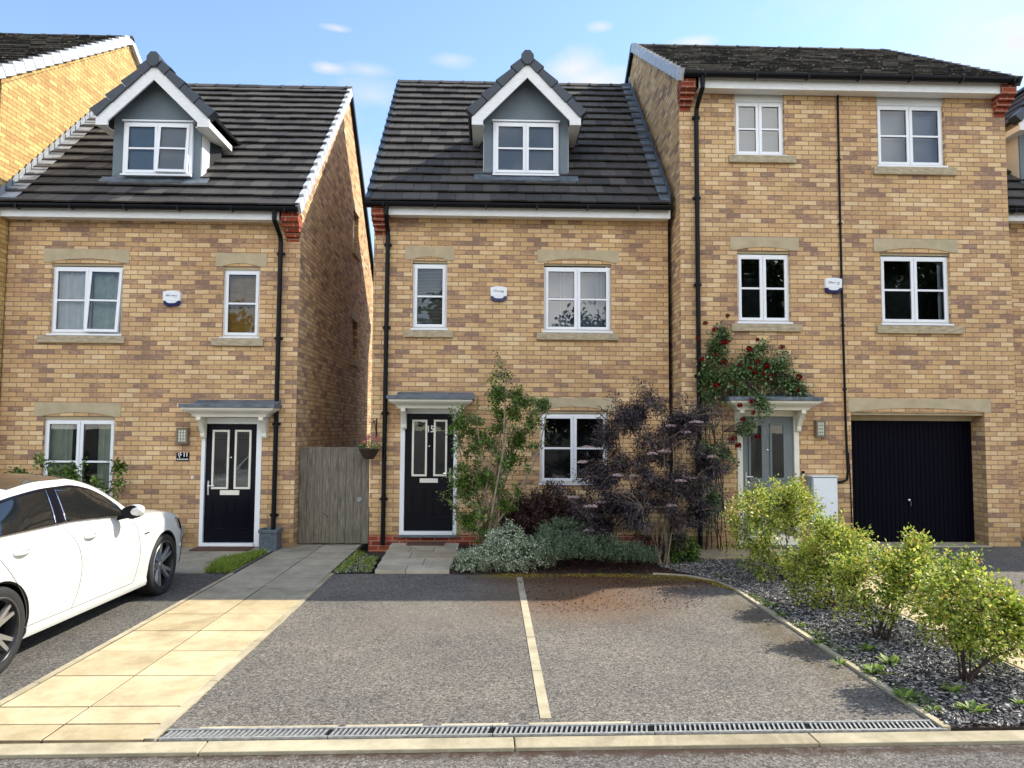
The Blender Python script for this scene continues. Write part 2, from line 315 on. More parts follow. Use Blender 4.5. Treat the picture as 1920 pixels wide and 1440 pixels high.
# ------------------------------------------------------------------ mesh building
def root_off(o):
    v = Vector((0, 0, 0))
    while o is not None: v += o.location; o = o.parent
    return v
def tag(o, label=None, cat=None, group=None, kind=None):
    if label: o['label'] = label
    if cat: o['category'] = cat
    if group: o['group'] = group
    if kind: o['kind'] = kind
    return o
def thing(name, label, cat, loc, group=None):
    o = bpy.data.objects.new(name, None); o.location = loc; o.empty_display_size = .2; C.objects.link(o)
    return tag(o, label, cat, group)
def finish(name, verts, faces, mat, parent=None, smooth=False, mats=None, fm=None, loc=None):
    """link ONE mesh object; verts are world coordinates"""
    off = Vector((0, 0, 0)) if parent is None else root_off(parent)
    if parent is None and loc is not None: off = Vector(loc)
    V = np.asarray(verts, dtype=np.float64).reshape(-1, 3)-np.array(off)
    me = bpy.data.meshes.new(name)
    me.from_pydata(V.tolist(), [], faces)
    o = bpy.data.objects.new(name, me); C.objects.link(o)
    if parent is not None: o.parent = parent
    else: o.location = off
    for mm in (mats or [mat]): me.materials.append(MATS[mm])
    if fm: me.polygons.foreach_set('material_index', fm)
    if smooth: me.polygons.foreach_set('use_smooth', [True]*len(me.polygons))
    me.update(); uvbox(me, off); return o
def uvbox(me, off):
    uv = me.uv_layers[0] if me.uv_layers else me.uv_layers.new(name='UVMap')
    n = len(me.loops)
    if n == 0: return
    li = np.empty(n, dtype=np.int64); me.loops.foreach_get('vertex_index', li)
    co = np.empty(len(me.vertices)*3); me.vertices.foreach_get('co', co); co = co.reshape(-1, 3)+np.array(off)
    nf = len(me.polygons); nn = np.empty(nf*3); me.polygons.foreach_get('normal', nn); nn = np.abs(nn.reshape(-1, 3))
    lt = np.empty(nf, dtype=np.int64); me.polygons.foreach_get('loop_total', lt)
    nl = np.repeat(nn, lt, axis=0); P = co[li]
    isz = (nl[:, 2] >= nl[:, 0]) & (nl[:, 2] >= nl[:, 1]); isx = (~isz) & (nl[:, 0] > nl[:, 1])
    u = np.where(isx, P[:, 1], P[:, 0]); v = np.where(isz, P[:, 1], P[:, 2])
    uv.data.foreach_set('uv', np.column_stack([u, v]).ravel())
class MB:
    def __init__(s): s.v = []; s.f = []; s.m = []; s.cur = 0
    def add(s, vs, fs):
        n = len(s.v); s.v += [tuple(map(float, p)) for p in vs]; s.f += [tuple(i+n for i in f) for f in fs]; s.m += [s.cur]*len(fs); return s
    def box(s, x0, x1, y0, y1, z0, z1):
        if x0 > x1: x0, x1 = x1, x0
        if y0 > y1: y0, y1 = y1, y0
        if z0 > z1: z0, z1 = z1, z0
        return s.add([(x0, y0, z0), (x1, y0, z0), (x1, y1, z0), (x0, y1, z0), (x0, y0, z1), (x1, y0, z1), (x1, y1, z1), (x0, y1, z1)],
                     [(0, 3, 2, 1), (4, 5, 6, 7), (0, 1, 5, 4), (1, 2, 6, 5), (2, 3, 7, 6), (3, 0, 4, 7)])
    def quad(s, a, b, c, d): return s.add([a, b, c, d], [(0, 1, 2, 3)])
    def prism(s, poly, axis, a, b):
        """poly: 2D points; axis 'y' -> (x,z) extruded in y; 'x' -> (y,z) in x; 'z' -> (x,y) in z"""
        f = {'y': lambda p, t: (p[0], t, p[1]), 'x': lambda p, t: (t, p[0], p[1]), 'z': lambda p, t: (p[0], p[1], t)}[axis]
        n = len(poly); vs = [f(p, a) for p in poly]+[f(p, b) for p in poly]
        fs = [tuple(range(n)), tuple(range(2*n-1, n-1, -1))]+[(i, i+n, (i+1) % n+n, (i+1) % n) for i in range(n)]
        return s.add(vs, fs)
    def tube(s, pts, r, seg=8, cap=True):
        pts = [Vector(p) for p in pts]; n = len(pts); rs = r if isinstance(r, (list, tuple)) else [r]*n
        rings = []; up = Vector((0, 0, 1)); prev = None
        for i, p in enumerate(pts):
            d = (pts[min(i+1, n-1)]-pts[max(i-1, 0)])
            d = d.normalized() if d.length > 1e-9 else Vector((0, 0, 1))
            if prev is None:
                a = d.cross(up) if abs(d.z) < .95 else d.cross(Vector((1, 0, 0)))
            else: a = prev-d*prev.dot(d)
            a.normalize(); prev = a; bb = d.cross(a)
            rings.append([p+(a*math.cos(2*math.pi*k/seg)+bb*math.sin(2*math.pi*k/seg))*rs[i] for k in range(seg)])
        vs = [q for rg in rings for q in rg]; fs = []
        for i in range(n-1):
            for k in range(seg): k2 = (k+1) % seg; fs.append((i*seg+k, i*seg+k2, (i+1)*seg+k2, (i+1)*seg+k))
        if cap: fs += [tuple(range(seg-1, -1, -1)), tuple((n-1)*seg+k for k in range(seg))]
        return s.add(vs, fs)
    def lathe(s, prof, c, axis='z', seg=24):
        """prof: (radius, height)"""
        vs = []; c = Vector(c)
        for r, h in prof:
            for k in range(seg):
                a = 2*math.pi*k/seg; p = (r*math.cos(a), r*math.sin(a), h)
                if axis == 'x': p = (h, r*math.cos(a), r*math.sin(a))
                if axis == 'y': p = (r*math.cos(a), h, r*math.sin(a))
                vs.append(c+Vector(p))
        fs = []
        for i in range(len(prof)-1):
            for k in range(seg): k2 = (k+1) % seg; fs.append((i*seg+k, i*seg+k2, (i+1)*seg+k2, (i+1)*seg+k))
        return s.add(vs, fs)
    def obox(s, c, ex, ey, ez):
        c = Vector(c); ex = Vector(ex); ey = Vector(ey); ez = Vector(ez); vs = []
        for k in (-1, 1):
            for i, j in ((-1, -1), (1, -1), (1, 1), (-1, 1)): vs.append(c+ex*i+ey*j+ez*k)
        return s.add(vs, [(0, 3, 2, 1), (4, 5, 6, 7), (0, 1, 5, 4), (1, 2, 6, 5), (2, 3, 7, 6), (3, 0, 4, 7)])
    def build(s, name, mat, parent=None, smooth=False, loc=None, bevel=0):
        mats = mat if isinstance(mat, (list, tuple)) else [mat]
        o = finish(name, s.v, s.f, mats[0], parent, smooth, mats, s.m if len(mats) > 1 else None, loc)
        if bevel:
            md = o.modifiers.new('bevel', 'BEVEL'); md.width = bevel; md.segments = 2; md.limit_method = 'ANGLE'; md.angle_limit = R_(40)
        return o
def text(s, size, x, y, z, name, mat, parent, depth=.004, rot=(math.pi/2, 0, 0), bold=0.0, sx=1.0):
    cu = bpy.data.curves.new(name, 'FONT'); cu.body = s; cu.size = size; cu.extrude = depth/2; cu.align_x = 'CENTER'; cu.align_y = 'CENTER'; cu.offset = bold; cu.resolution_u = 3
    tmp = bpy.data.objects.new('tmp', cu); C.objects.link(tmp); bpy.context.view_layer.update()
    dg = bpy.context.evaluated_depsgraph_get(); me = bpy.data.meshes.new_from_object(tmp.evaluated_get(dg)); bpy.data.objects.remove(tmp)
    me.transform(Matrix.Translation((x, y, z)) @ Matrix.Rotation(rot[2], 4, 'Z') @ Matrix.Rotation(rot[0], 4, 'X') @ Matrix.Diagonal((sx, 1, 1, 1)))
    off = root_off(parent); me.transform(Matrix.Translation(-off))
    o = bpy.data.objects.new(name, me); C.objects.link(o); o.parent = parent; me.materials.clear(); me.materials.append(MATS[mat]); return o
def apply_mods(o):
    bpy.context.view_layer.update(); dg = bpy.context.evaluated_depsgraph_get()
    me = bpy.data.meshes.new_from_object(o.evaluated_get(dg)); o.modifiers.clear(); o.data = me
def fixn(me):
    b = bmesh.new(); b.from_mesh(me); bmesh.ops.recalc_face_normals(b, faces=b.faces); b.to_mesh(me); b.free(); me.update()
def boolcut(o, cutters):
    fixn(o.data)
    for c in cutters: fixn(c.data)
    for c in cutters:
        md = o.modifiers.new('cut', 'BOOLEAN'); md.operation = 'DIFFERENCE'; md.object = c; md.solver = 'EXACT'
    apply_mods(o)
    for c in cutters: bpy.data.objects.remove(c)
    uvbox(o.data, root_off(o))

# ------------------------------------------------------------------ house pieces
class Plane:
    """a facade at depth Y; rectangles are measured on it"""
    def __init__(s, Y): s.Y = Y
    def x(s, px, py): return float(AY(px, py, s.Y)[0])
    def z(s, px, py): return float(AY(px, py, s.Y)[2])
    def rect(s, x0, x1, y0, y1, dy=0):
        ym = (y0+y1)/2; xm = (x0+x1)/2; Y = s.Y+dy
        return (float(AY(x0, ym, Y)[0]), float(AY(x1, ym, Y)[0]), float(AY(xm, y1, Y)[2]), float(AY(xm, y0, Y)[2]))
def front_wall(mb, x0, x1, z0, z1, Y, holes, t=.10):
    xs = sorted({x0, x1}|{h[0] for h in holes}|{h[1] for h in holes}); zs = sorted({z0, z1}|{h[2] for h in holes}|{h[3] for h in holes})
    xs = [v for v in xs if x0-1e-6 <= v <= x1+1e-6]; zs = [v for v in zs if z0-1e-6 <= v <= z1+1e-6]
    for i in range(len(xs)-1):
        for j in range(len(zs)-1):
            cx = (xs[i]+xs[i+1])/2; cz = (zs[j]+zs[j+1])/2
            if any(h[0] < cx < h[1] and h[2] < cz < h[3] for h in holes): continue
            mb.quad((xs[i], Y, zs[j]), (xs[i+1], Y, zs[j]), (xs[i+1], Y, zs[j+1]), (xs[i], Y, zs[j+1]))
    for h in holes:
        a, b_, c, d = h[:4]; tt = h[4] if len(h) > 4 else t
        mb.quad((a, Y, c), (a, Y, d), (a, Y+tt, d), (a, Y+tt, c)); mb.quad((b_, Y, d), (b_, Y, c), (b_, Y+tt, c), (b_, Y+tt, d))
        mb.quad((a, Y, d), (b_, Y, d), (b_, Y+tt, d), (a, Y+tt, d)); mb.quad((b_, Y, c), (a, Y, c), (a, Y+tt, c), (b_, Y+tt, c))
def window(par, r, Y, cols=2, fill='dark', recess=.055, opened=None, gl='glass', bar=.5, label=None, name='window'):
    """frame mesh with casement, pane, sill, blind, curtain or painted reflection children; r=(x0,x1,z0,z1) outer frame"""
    x0, x1, z0, z1 = r; y = Y+recess; W = x1-x0; fw = .042
    mb = MB()
    mb.box(x0, x1, y, y+.07, z0, z0+fw); mb.box(x0, x1, y, y+.07, z1-fw, z1); mb.box(x0, x0+fw, y, y+.07, z0+fw, z1-fw); mb.box(x1-fw, x1, y, y+.07, z0+fw, z1-fw)
    if cols == 2: mb.box((x0+x1)/2-.022, (x0+x1)/2+.022, y, y+.07, z0+fw, z1-fw)
    w = mb.build(name, 'upvc', par, bevel=.004)
    if label: w['label'] = label
    cb = MB(); cb.box(x0-.02, x1+.02, Y-.035, y+.002, z0-.028, z0-.001); cb.build('sill', 'upvc', w)
    inner0, inner1 = x0+fw-.012, x1-fw+.012; cw = (inner1-inner0)/cols
    cz0, cz1 = z0+fw-.012, z1-fw+.012; bw = .047; bz = cz0+(cz1-cz0)*bar
    for c in range(cols):
        a = inner0+c*cw+(.004 if c else 0); b_ = inner0+(c+1)*cw-(.004 if c < cols-1 else 0)
        cm = MB(); yy = y-.016
        cm.box(a, b_, yy, yy+.05, cz0, cz0+bw); cm.box(a, b_, yy, yy+.05, cz1-bw, cz1); cm.box(a, a+bw, yy, yy+.05, cz0+bw, cz1-bw); cm.box(b_-bw, b_, yy, yy+.05, cz0+bw, cz1-bw)
        cm.box(a+bw, b_-bw, yy+.006, yy+.045, bz-.016, bz+.016)
        pm = MB(); pm.quad((a+bw-.004, yy+.024, cz0+bw-.004), (b_-bw+.004, yy+.024, cz0+bw-.004), (b_-bw+.004, yy+.024, cz1-bw+.004), (a+bw-.004, yy+.024, cz1-bw+.004))
        gk = MB(); g = .006
        for (p, q, s_, u_) in ((a+bw, b_-bw, cz0+bw, bz-.016), (a+bw, b_-bw, bz+.016, cz1-bw)):
            gk.box(p, q, yy+.018, yy+.022, s_, s_+g); gk.box(p, q, yy+.018, yy+.022, u_-g, u_); gk.box(p, p+g, yy+.018, yy+.022, s_+g, u_-g); gk.box(q-g, q, yy+.018, yy+.022, s_+g, u_-g)
        if opened == c:    # hung at its side and swung a little outwards
            H = Matrix.Translation((a, yy, cz1)) @ Matrix.Rotation(R_(-4), 4, 'X') @ Matrix.Rotation(R_(.7), 4, 'Y') @ Matrix.Translation((-a, -yy, -cz1))
            for q in (cm, pm, gk): q.v = [tuple(H @ Vector(p)) for p in q.v]
        cm.build('casement', 'upvc', w, bevel=.003); pm.build('pane', gl, w); gk.build('seal', 'black_plastic', w)
    bk = MB(); yb = y+.62; e = .05
    A = [(x0+e-.05, y+.072, z0), (x1-e+.05, y+.072, z0), (x1-e+.05, y+.072, z1), (x0+e-.05, y+.072, z1)]; B = [(p[0]+(-.25 if i in (0, 3) else .25), yb, p[2]) for i, p in enumerate(A)]
    bk.add(A+B, [(4, 5, 6, 7), (0, 1, 5, 4), (1, 2, 6, 5), (2, 3, 7, 6), (3, 0, 4, 7)])
    bk.build('room', 'interior', w)
    ix0, ix1, iz0, iz1 = x0+fw, x1-fw, z0+fw, z1-fw
    rng = random.Random(int((x0*31+z0*17)*1000))
    def cloth(xa, xb, za, zb_, yb_, mat, amp=.018, per=.09):
        n = max(4, int((xb-xa)/.012)); vs = []; fs = []; ph = rng.random()*6
        for i in range(n+1):
            x = xa+(xb-xa)*i/n; o_ = amp*math.sin(x/per*6.28+ph)+amp*.6*math.sin(x/per*2.7+ph*2)
            vs += [(x, yb_+o_*.6, za), (x+.004*math.sin(i), yb_+o_, zb_)]
        for i in range(n): fs.append((2*i, 2*i+2, 2*i+3, 2*i+1))
        c_ = MB(); c_.add(vs, fs); c_.build('curtain', mat, w, smooth=True)
    yi = y+.095
    if fill == 'net': cloth(ix0, ix1, iz0, iz1, yi, 'curtain')
    elif fill == 'green': cloth(ix0, (ix0+ix1)/2, iz0, iz1, yi, 'curtain'); cloth((ix0+ix1)/2, ix1, iz0, iz1, yi+.02, 'curtain_green')
    elif fill == 'sides': cloth(ix0, ix0+W*.30, iz0, iz1, yi, 'curtain_green'); cloth(ix1-W*.26, ix1, iz0, iz1, yi, 'curtain_green')
    elif fill == 'mauve': cloth(ix0, ix1, iz0, iz1, yi, 'curtain_mauve', .003, .2)
    elif fill == 'brown': cloth(ix0, ix1, iz0, iz1, yi, 'gable_reflection_tint', .01, .15)  # cloth coloured to imitate the gable reflected in this pane
    elif fill in ('blind', 'blind_pale', 'blind_full'):
        bm = MB(); z = iz0 if fill != 'blind' else iz0
        while z < iz1: bm.obox(((ix0+ix1)/2, yi-.02, z), ((ix1-ix0)/2, 0, 0), (0, .011, .0055), (0, 0, .0006)); z += .024
        bm.build('blind', 'blind' if fill != 'blind_pale' else 'blind_pale', w)
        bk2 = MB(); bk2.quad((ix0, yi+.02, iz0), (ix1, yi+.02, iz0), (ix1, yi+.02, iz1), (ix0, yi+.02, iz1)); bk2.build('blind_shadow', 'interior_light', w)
    elif fill == 'tassel':
        bk2 = MB(); bk2.quad((ix0, yi+.06, iz0), (ix1, yi+.06, iz0), (ix1, yi+.06, iz1), (ix0, yi+.06, iz1)); bk2.build('blind', 'sky_reflection_tint', w)  # flat sheet whose blue imitates sky reflected in the panes
        for fx in (.22, .27, .76, .83): bm = MB(); bm.box(ix0+W*fx, ix0+W*fx+.006, yi, yi+.006, iz0+.05+rng.random()*.2, iz1); bm.build('blind_cord', 'curtain', w)
    elif fill == 'pale':
        bk2 = MB(); bk2.quad((ix0, yi+.03, iz0), (ix1, yi+.03, iz0), (ix1, yi+.03, iz1), (ix0, yi+.03, iz1)); bk2.build('blind', 'sky_reflection_tint', w)  # backing sheet carrying the painted blue sky reflection
    elif fill == 'edge': cloth(ix1-.07, ix1-.02, iz0, iz1, yi, 'curtain')
    return w
def lintel(par, x0, x1, z0, z1, a0, a1, Y, rise=.075, mat='stone'):
    """stone head: rectangle x0..x1, z0..z1 with a segmental arch of span a0..a1 cut into its underside"""
    n = 14; arc = [(a0+(a1-a0)*i/n, z0+rise*(1-(2*i/n-1)**2)) for i in range(n+1)]
    mb = MB(); y0, y1 = Y-.012, Y+.09
    top = [(x0, z1), (x1, z1)]
    pts = [(x0, z0)]+arc+[(x1, z0)]
    # front face as strips
    for i in range(len(pts)-1):
        (xa, za), (xb, zb) = pts[i], pts[i+1]
        mb.quad((xa, y0, za), (xb, y0, zb), (xb, y0, z1), (xa, y0, z1)); mb.quad((xa, y0, za), (xa, y1, za), (xb, y1, zb), (xb, y0, zb))
    mb.quad((x0, y0, z1), (x1, y0, z1), (x1, Y+.02, z1), (x0, Y+.02, z1)); mb.quad((x0, y0, z0), (x0, y0, z1), (x0, Y+.02, z1), (x0, Y+.02, z0)); mb.quad((x1, y0, z1), (x1, y0, z0), (x1, Y+.02, z0), (x1, Y+.02, z1))
    lo = mb.build('lintel', mat, par)
    ip = MB(); 
    for i in range(n):
        (xa, za), (xb, zb) = arc[i], arc[i+1]; ip.quad((xa, Y+.03, z0-.045), (xb, Y+.03, z0-.045), (xb, Y+.03, zb+.004), (xa, Y+.03, za+.004))
    ip.quad((a0, Y+.03, z0-.045), (a0, Y+.09, z0-.045), (a1, Y+.09, z0-.045), (a1, Y+.03, z0-.045))
    ip.build('tympanum', mat, lo)
    return lo
def stone_sill(par, r, Y):
    mb = MB(); mb.box(r[0], r[1], Y-.055, Y+.05, r[2], r[3]); mb.build('stone_sill', 'stone_worn', par, bevel=.006)
def gutter(par, x0, x1, Y, z, r=.055):
    pr = [(Y+r*math.cos(a)*1.0, z+r*math.sin(a)) for a in [math.pi+math.pi*i/8 for i in range(9)]]
    pin = [(Y+(r-.006)*math.cos(a), z+(r-.006)*math.sin(a)) for a in [2*math.pi-math.pi*i/8 for i in range(9)]]
    mb = MB(); poly = [(p[0], p[1]) for p in pr]+[(Y+r, z+.012), (Y-r, z+.012)]
    mb.prism(poly, 'x', x0, x1)
    x = x0+.3
    while x < x1:
        mb.box(x, x+.025, Y-r-.006, Y+r, z-.062, z+.016); x += .82
    return mb.build('gutter', 'black_plastic', par)
def downpipe(par, pts, zs, r=.036, w=.05):
    mb = MB(); mb.tube(pts, r, 10)
    X = pts[-1][0]; Y = pts[-1][1]
    for z in zs: mb.lathe([(r, -.03), (r+.008, -.028), (r+.008, .028), (r, .03)], (X, Y, z), 'z', 12); mb.box(X-w-.012, X+w+.012, Y-.006+r*.3, Y+.05, z-.018, z+.018)
    return mb.build('downpipe', 'black_plastic', par, smooth=False)
def corbel(par, x0, x1, Y, ztop, side=1, depth=.30):
    mb = MB()
    z = ztop-.16; mb.box(x0, x1, Y-depth, Y+.02, z, ztop)
    for k in range(4):
        d = depth*(1-.24*(k+1)); zz = z-.068*(k+1); mb.box(x0+.012*k, x1-.012*k, Y-d, Y+.02, zz, zz+.0675)
    return mb.build('corbel', 'brick_red', par, bevel=.003)
def tile_slope(name, par, x0, x1, ye, ze, yr, zr, mat='tile', gauge=.30, wid=.285, seed=1, cut=None, th=.022, tilt=.058):
    """rows of separate flat tiles from eave (ye,ze) to ridge (yr,zr)"""
    rng = random.Random(seed); L = math.hypot(yr-ye, zr-ze); dy = (yr-ye)/L; dz = (zr-ze)/L; ny, nz_ = -dz, dy
    rows = max(1, round(L/gauge)); g = L/rows; mb = MB()
    for k in range(rows):
        s0 = k*g-.03; s1 = s0+g+.05; offx = (wid/2 if k % 2 else 0)-rng.random()*.02; x = x0-offx
        while x < x1:
            a = max(x, x0)+.003; b_ = min(x+wid, x1)-.003; x += wid
            if b_-a < .03: continue
            if cut and cut((a+b_)/2, (s0+s1)/2/L): continue
            lift = rng.uniform(-.003, .004); sk = rng.uniform(-.006, .006); h0 = tilt+lift; h1 = .004+lift
            def P(s_, h): return (ye+dy*s_+ny*h, ze+dz*s_+nz_*h)
            lo_b = P(s0+sk, h0-th); lo_t = P(s0+sk, h0+.004); hi_t = P(s1, h1); hi_b = P(s1, h1-th)
            mb.add([(a, *lo_b), (b_, *lo_b), (b_, *lo_t), (a, *lo_t), (a, *hi_b), (b_, *hi_b), (b_, *hi_t), (a, *hi_t)],
                   [(0, 1, 2, 3), (3, 2, 6, 7), (0, 3, 7, 4), (1, 5, 6, 2), (4, 7, 6, 5), (0, 4, 5, 1)])
    o = mb.build(name, mat, par); return o, rows, g, (dy, dz, ny, nz_)
def verge(par, x0, x1, ye, ze, yr, zr, rows, mat='verge_grey', step=1.0, drop=.11):
    """stepped dry-verge units along a gable edge"""
    L = math.hypot(yr-ye, zr-ze); dy = (yr-ye)/L; dz = (zr-ze)/L; ny, nz_ = -dz, dy; g = L/rows; mb = MB()
    for k in range(rows):
        s0 = k*g-.03; s1 = s0+g-.014; t0 = .030+.045*step; t1 = .030; s1 += .014*(1-step)
        def P(s_, h_): return (ye+dy*s_+ny*h_, ze+dz*s_+nz_*h_)
        q = [P(s0, -drop), P(s1, -drop-.022), P(s1, t1), P(s0, t0)]
        mb.prism(q, 'x', x0, x1)
    return mb.build('verge', mat, par)
def ridge(par, x0, x1, Y, z, mat='tile', r=.11):
    mb = MB(); x = x0; rng = random.Random(5)
    while x < x1:
        b_ = min(x+.45, x1); zz = z+rng.uniform(-.004, .006)
        poly = [(Y-r, zz-.075), (Y-r*.55, zz-.01), (Y, zz+.03), (Y+r*.55, zz-.01), (Y+r, zz-.075)]
        mb.prism(poly, 'x', x+.004, b_-.004); mb.prism([(p[0]+(p[0]-Y)*.12, p[1]+.008) for p in poly], 'x', x+.004, min(x+.05, b_)); x += .45
    return mb.build('ridge_tiles', mat, par)
def gable_shell(mb, x, y0, y1, ez, ry, rz, ez2=None):
    mb.add([(x, y0, -.1), (x, y1, -.1), (x, y1, ez), (x, ry, rz), (x, y0, ez)], [(0, 1, 2, 3, 4)])
# ------------------------------------------------------------------ ground (the setting)
YM, YL, YR = 11.65, 11.40, 11.15
def flat(name, polys, z, mat, thick=0.0, kind='structure'):
    mb = MB()
    for p in polys:
        if thick: mb.prism(p, 'z', z-thick, z)
        else: mb.add([(q[0], q[1], z) for q in p], [tuple(range(len(p)))])
    o = mb.build(name, mat); o['kind'] = kind; return o
# the ground sheet slopes up a little towards the garage on the right
flat('ground', [[(-400, -400), (400, -400), (400, 400), (-400, 400)]], -.10, 'soil')
flat('road', [[(-60, -3.2), (60, -2.2), (60, 5.55), (-60, 3.25)]], -.016, 'asphalt_road')
KX = lambda x, o=0: 4.29+.0175*(x+2.8)+o       # front line of the kerb (it runs slightly askew to the houses)
flat('driveway', [[(-2.02, KX(-2.02, .16)), (2.86, KX(2.86, .16)), (2.86, 8.45), (2.80, 8.9), (2.55, 9.22), (2.1, 9.36), (.37, 9.36), (-.3, 9.42), (-2.02, 9.42)]], .0, 'asphalt_drive', .06)
flat('side_driveway', [[(-9.5, KX(-9.5, .16)), (-3.33, KX(-3.33, .16)), (-3.33, 9.42), (-9.5, 9.42)]], .0, 'asphalt_side', .06)
mb = MB(); mb.add([(5.42, KX(5.4, .16), .0), (16, KX(16, .16), .0), (16, YR+.5, .085), (5.15, YR+.5, .085), (5.42, 8.2, .04)], [(0, 1, 2, 3, 4)]); o = mb.build('garage_driveway', 'asphalt_road'); o['kind'] = 'structure'
flat('garden_bed', [[(-.52, 9.38), (2.2, 9.38), (2.6, 9.24), (2.86, 8.9), (2.9, 8.45), (2.9, KX(2.9, .18)), (4.12, KX(4.1, .18)), (4.12, 12), (-.52, 12)]], .012, 'soil', .06)
flat('far_pavement', [[(-60, -5.2), (60, -4.2), (60, -2.2), (-60, -3.2)]], .06, 'slab_grey', .1)
# kerb stones along the road: dropped kerb, one mesh of separate stones
mb = MB(); x = -9.0; rng = random.Random(3)
dirk = Vector((1, .0175, 0)).normalized(); nk = Vector((-dirk.y, dirk.x, 0))
while x < 16:
    L = 1.83; c = Vector((x+L/2, KX(x+L/2, .075), -.036)); mb.obox(c, dirk*(L/2-.004), nk*.075, (0, 0, .042)); x += L
o = mb.build('kerb', 'kerb', bevel=.006); o['kind'] = 'structure'
# divider of edging stones down the middle of the drive
mb = MB(); y = KX(.36, .42); 
while y < 9.3: mb.obox((.365, min(y+.455, 9.34)-.0, -.02), (.036, 0, 0), (0, min(.452, (9.36-y)/2), 0), (0, 0, .026)); y += .915
o = mb.build('drive_divider', 'kerb'); o['kind'] = 'structure'
# edging of the beds
mb = MB()
def edging(pts, w=.025, z=.022):
    for a, b_ in zip(pts[:-1], pts[1:]):
        a = Vector((*a, 0)); b_ = Vector((*b_, 0)); d = (b_-a); L = d.length; d.normalize(); k = max(1, round(L/.91)); n = Vector((-d.y, d.x, 0))
        for i in range(k): c = a+d*(L*(i+.5)/k); mb.obox((c.x, c.y, z-.04), d*(L/k/2-.004), n*w, (0, 0, .04))
edging([(2.88, KX(2.88, .17)), (2.88, 8.4), (2.80, 8.9), (2.52, 9.24), (2.1, 9.38)])
edging([(-3.30, KX(-3.3, .17)), (-3.30, 9.4)], .025, .014); edging([(-2.035, KX(-2.0, .17)), (-2.035, 9.42)], .03, .014)
edging([(4.14, KX(4.1, .17)), (4.14, 9.5)], .022, .02); edging([(5.40, KX(5.4, .17)), (5.40, 8.3)], .022, .03)
o = mb.build('edging', 'kerb'); o['kind'] = 'structure'
# slab paths
def slabs(name, x0, cols, w, ys, mat, z=.016, gap=.014, kind='structure'):
    mb = MB(); r = random.Random(len(ys)*7+cols)
    for c in range(cols):
        for a, b_ in zip(ys[:-1], ys[1:]):
            dz = r.uniform(-.0015, .0015); mb.box(x0+c*w+gap/2, x0+(c+1)*w-gap/2, a+gap/2, b_-gap/2, z-.04+dz, z+dz)
    o = mb.build(name, mat, bevel=.003); o['kind'] = kind; return o
ys = [KX(-2.6, .17), 4.70, 4.985]; y = 4.985
while y < 7.9: y += .6; ys.append(y)
slabs('paving_path', -3.265, 2, .6, ys, 'slab_buff', .012)
y0 = ys[-1]; y2 = [y0]
while y2[-1] < 11.9: y2.append(y2[-1]+.6)
slabs('paving_path', -3.265, 2, .6, y2, 'slab_grey', .012)
flat('path_joints', [[(-3.3, KX(-3.3, .17)), (-2.03, KX(-2, .17)), (-2.03, 12.2), (-3.3, 12.2)]], .006, 'soil')
mb = MB(); r = random.Random(9)        # slabs to the left front door
for j, (a, b_) in enumerate(((9.46, 10.05), (10.05, 10.65), (10.65, 11.25), (11.25, 11.5))):
    for i in range(7):
        xa = -3.3-.60*(i+1)+(.0 if j % 2 else .3); xb = xa+.6
        if xb > -3.32: xb = -3.32
        if xb-xa > .1: mb.box(xa+.004, xb-.004, a+.004, b_-.004, -.03, .010+r.uniform(-.001, .001))
o = mb.build('door_path', 'slab_grey', bevel=.003); o['kind'] = 'structure'
mb = MB()                               # cream slabs to the middle front door, laid in broken bond
rows = [(9.44, 9.78, [-1.50, -1.10, -.53]), (9.78, 10.28, [-1.52, -.92, -.52]), (10.28, 10.80, [-1.54, -1.16, -.51]), (10.80, 11.30, [-1.56, -1.22, -.86, -.5]), (11.30, 11.66, [-1.58, -1.28, -.8, -.5])]
for a, b_, xs in rows:
    for xa, xb in zip(xs[:-1], xs[1:]): mb.box(xa+.004, xb-.004, a+.004, b_-.004, -.02, .045)
o = mb.build('front_path', 'slab_stone', bevel=.004); o['kind'] = 'structure'
mb = MB()
y = KX(4.6, .18)
while y < 10.6:
    for xa, xb in ((4.165, 4.77), (4.77, 5.375)): mb.box(xa+.004, xb-.004, y+.004, min(y+.6, 10.7)-.004, -.02, .028)
    y += .6
for i in range(3): mb.box(3.0+i*.9, 3.9+i*.9-.008, 10.35, 11.1, -.02, .05)
o = mb.build('right_path', 'slab_buff', bevel=.003); o['kind'] = 'structure'
flat('gravel_strip', [[(5.37, 6.4), (5.5, 8.9), (5.37, 9.6), (5.2, 9.6), (4.9, 8.2)], [(-2.02, 9.42), (-1.58, 9.42), (-1.62, 10.9), (-2.02, 10.9)]], .008, 'soil')
flat('gravel_strip', [[(5.43, 6.6), (5.9, 6.9), (6.1, 7.3), (5.9, 8.2), (5.5, 8.9), (5.43, 8.9)]], .033, 'soil')

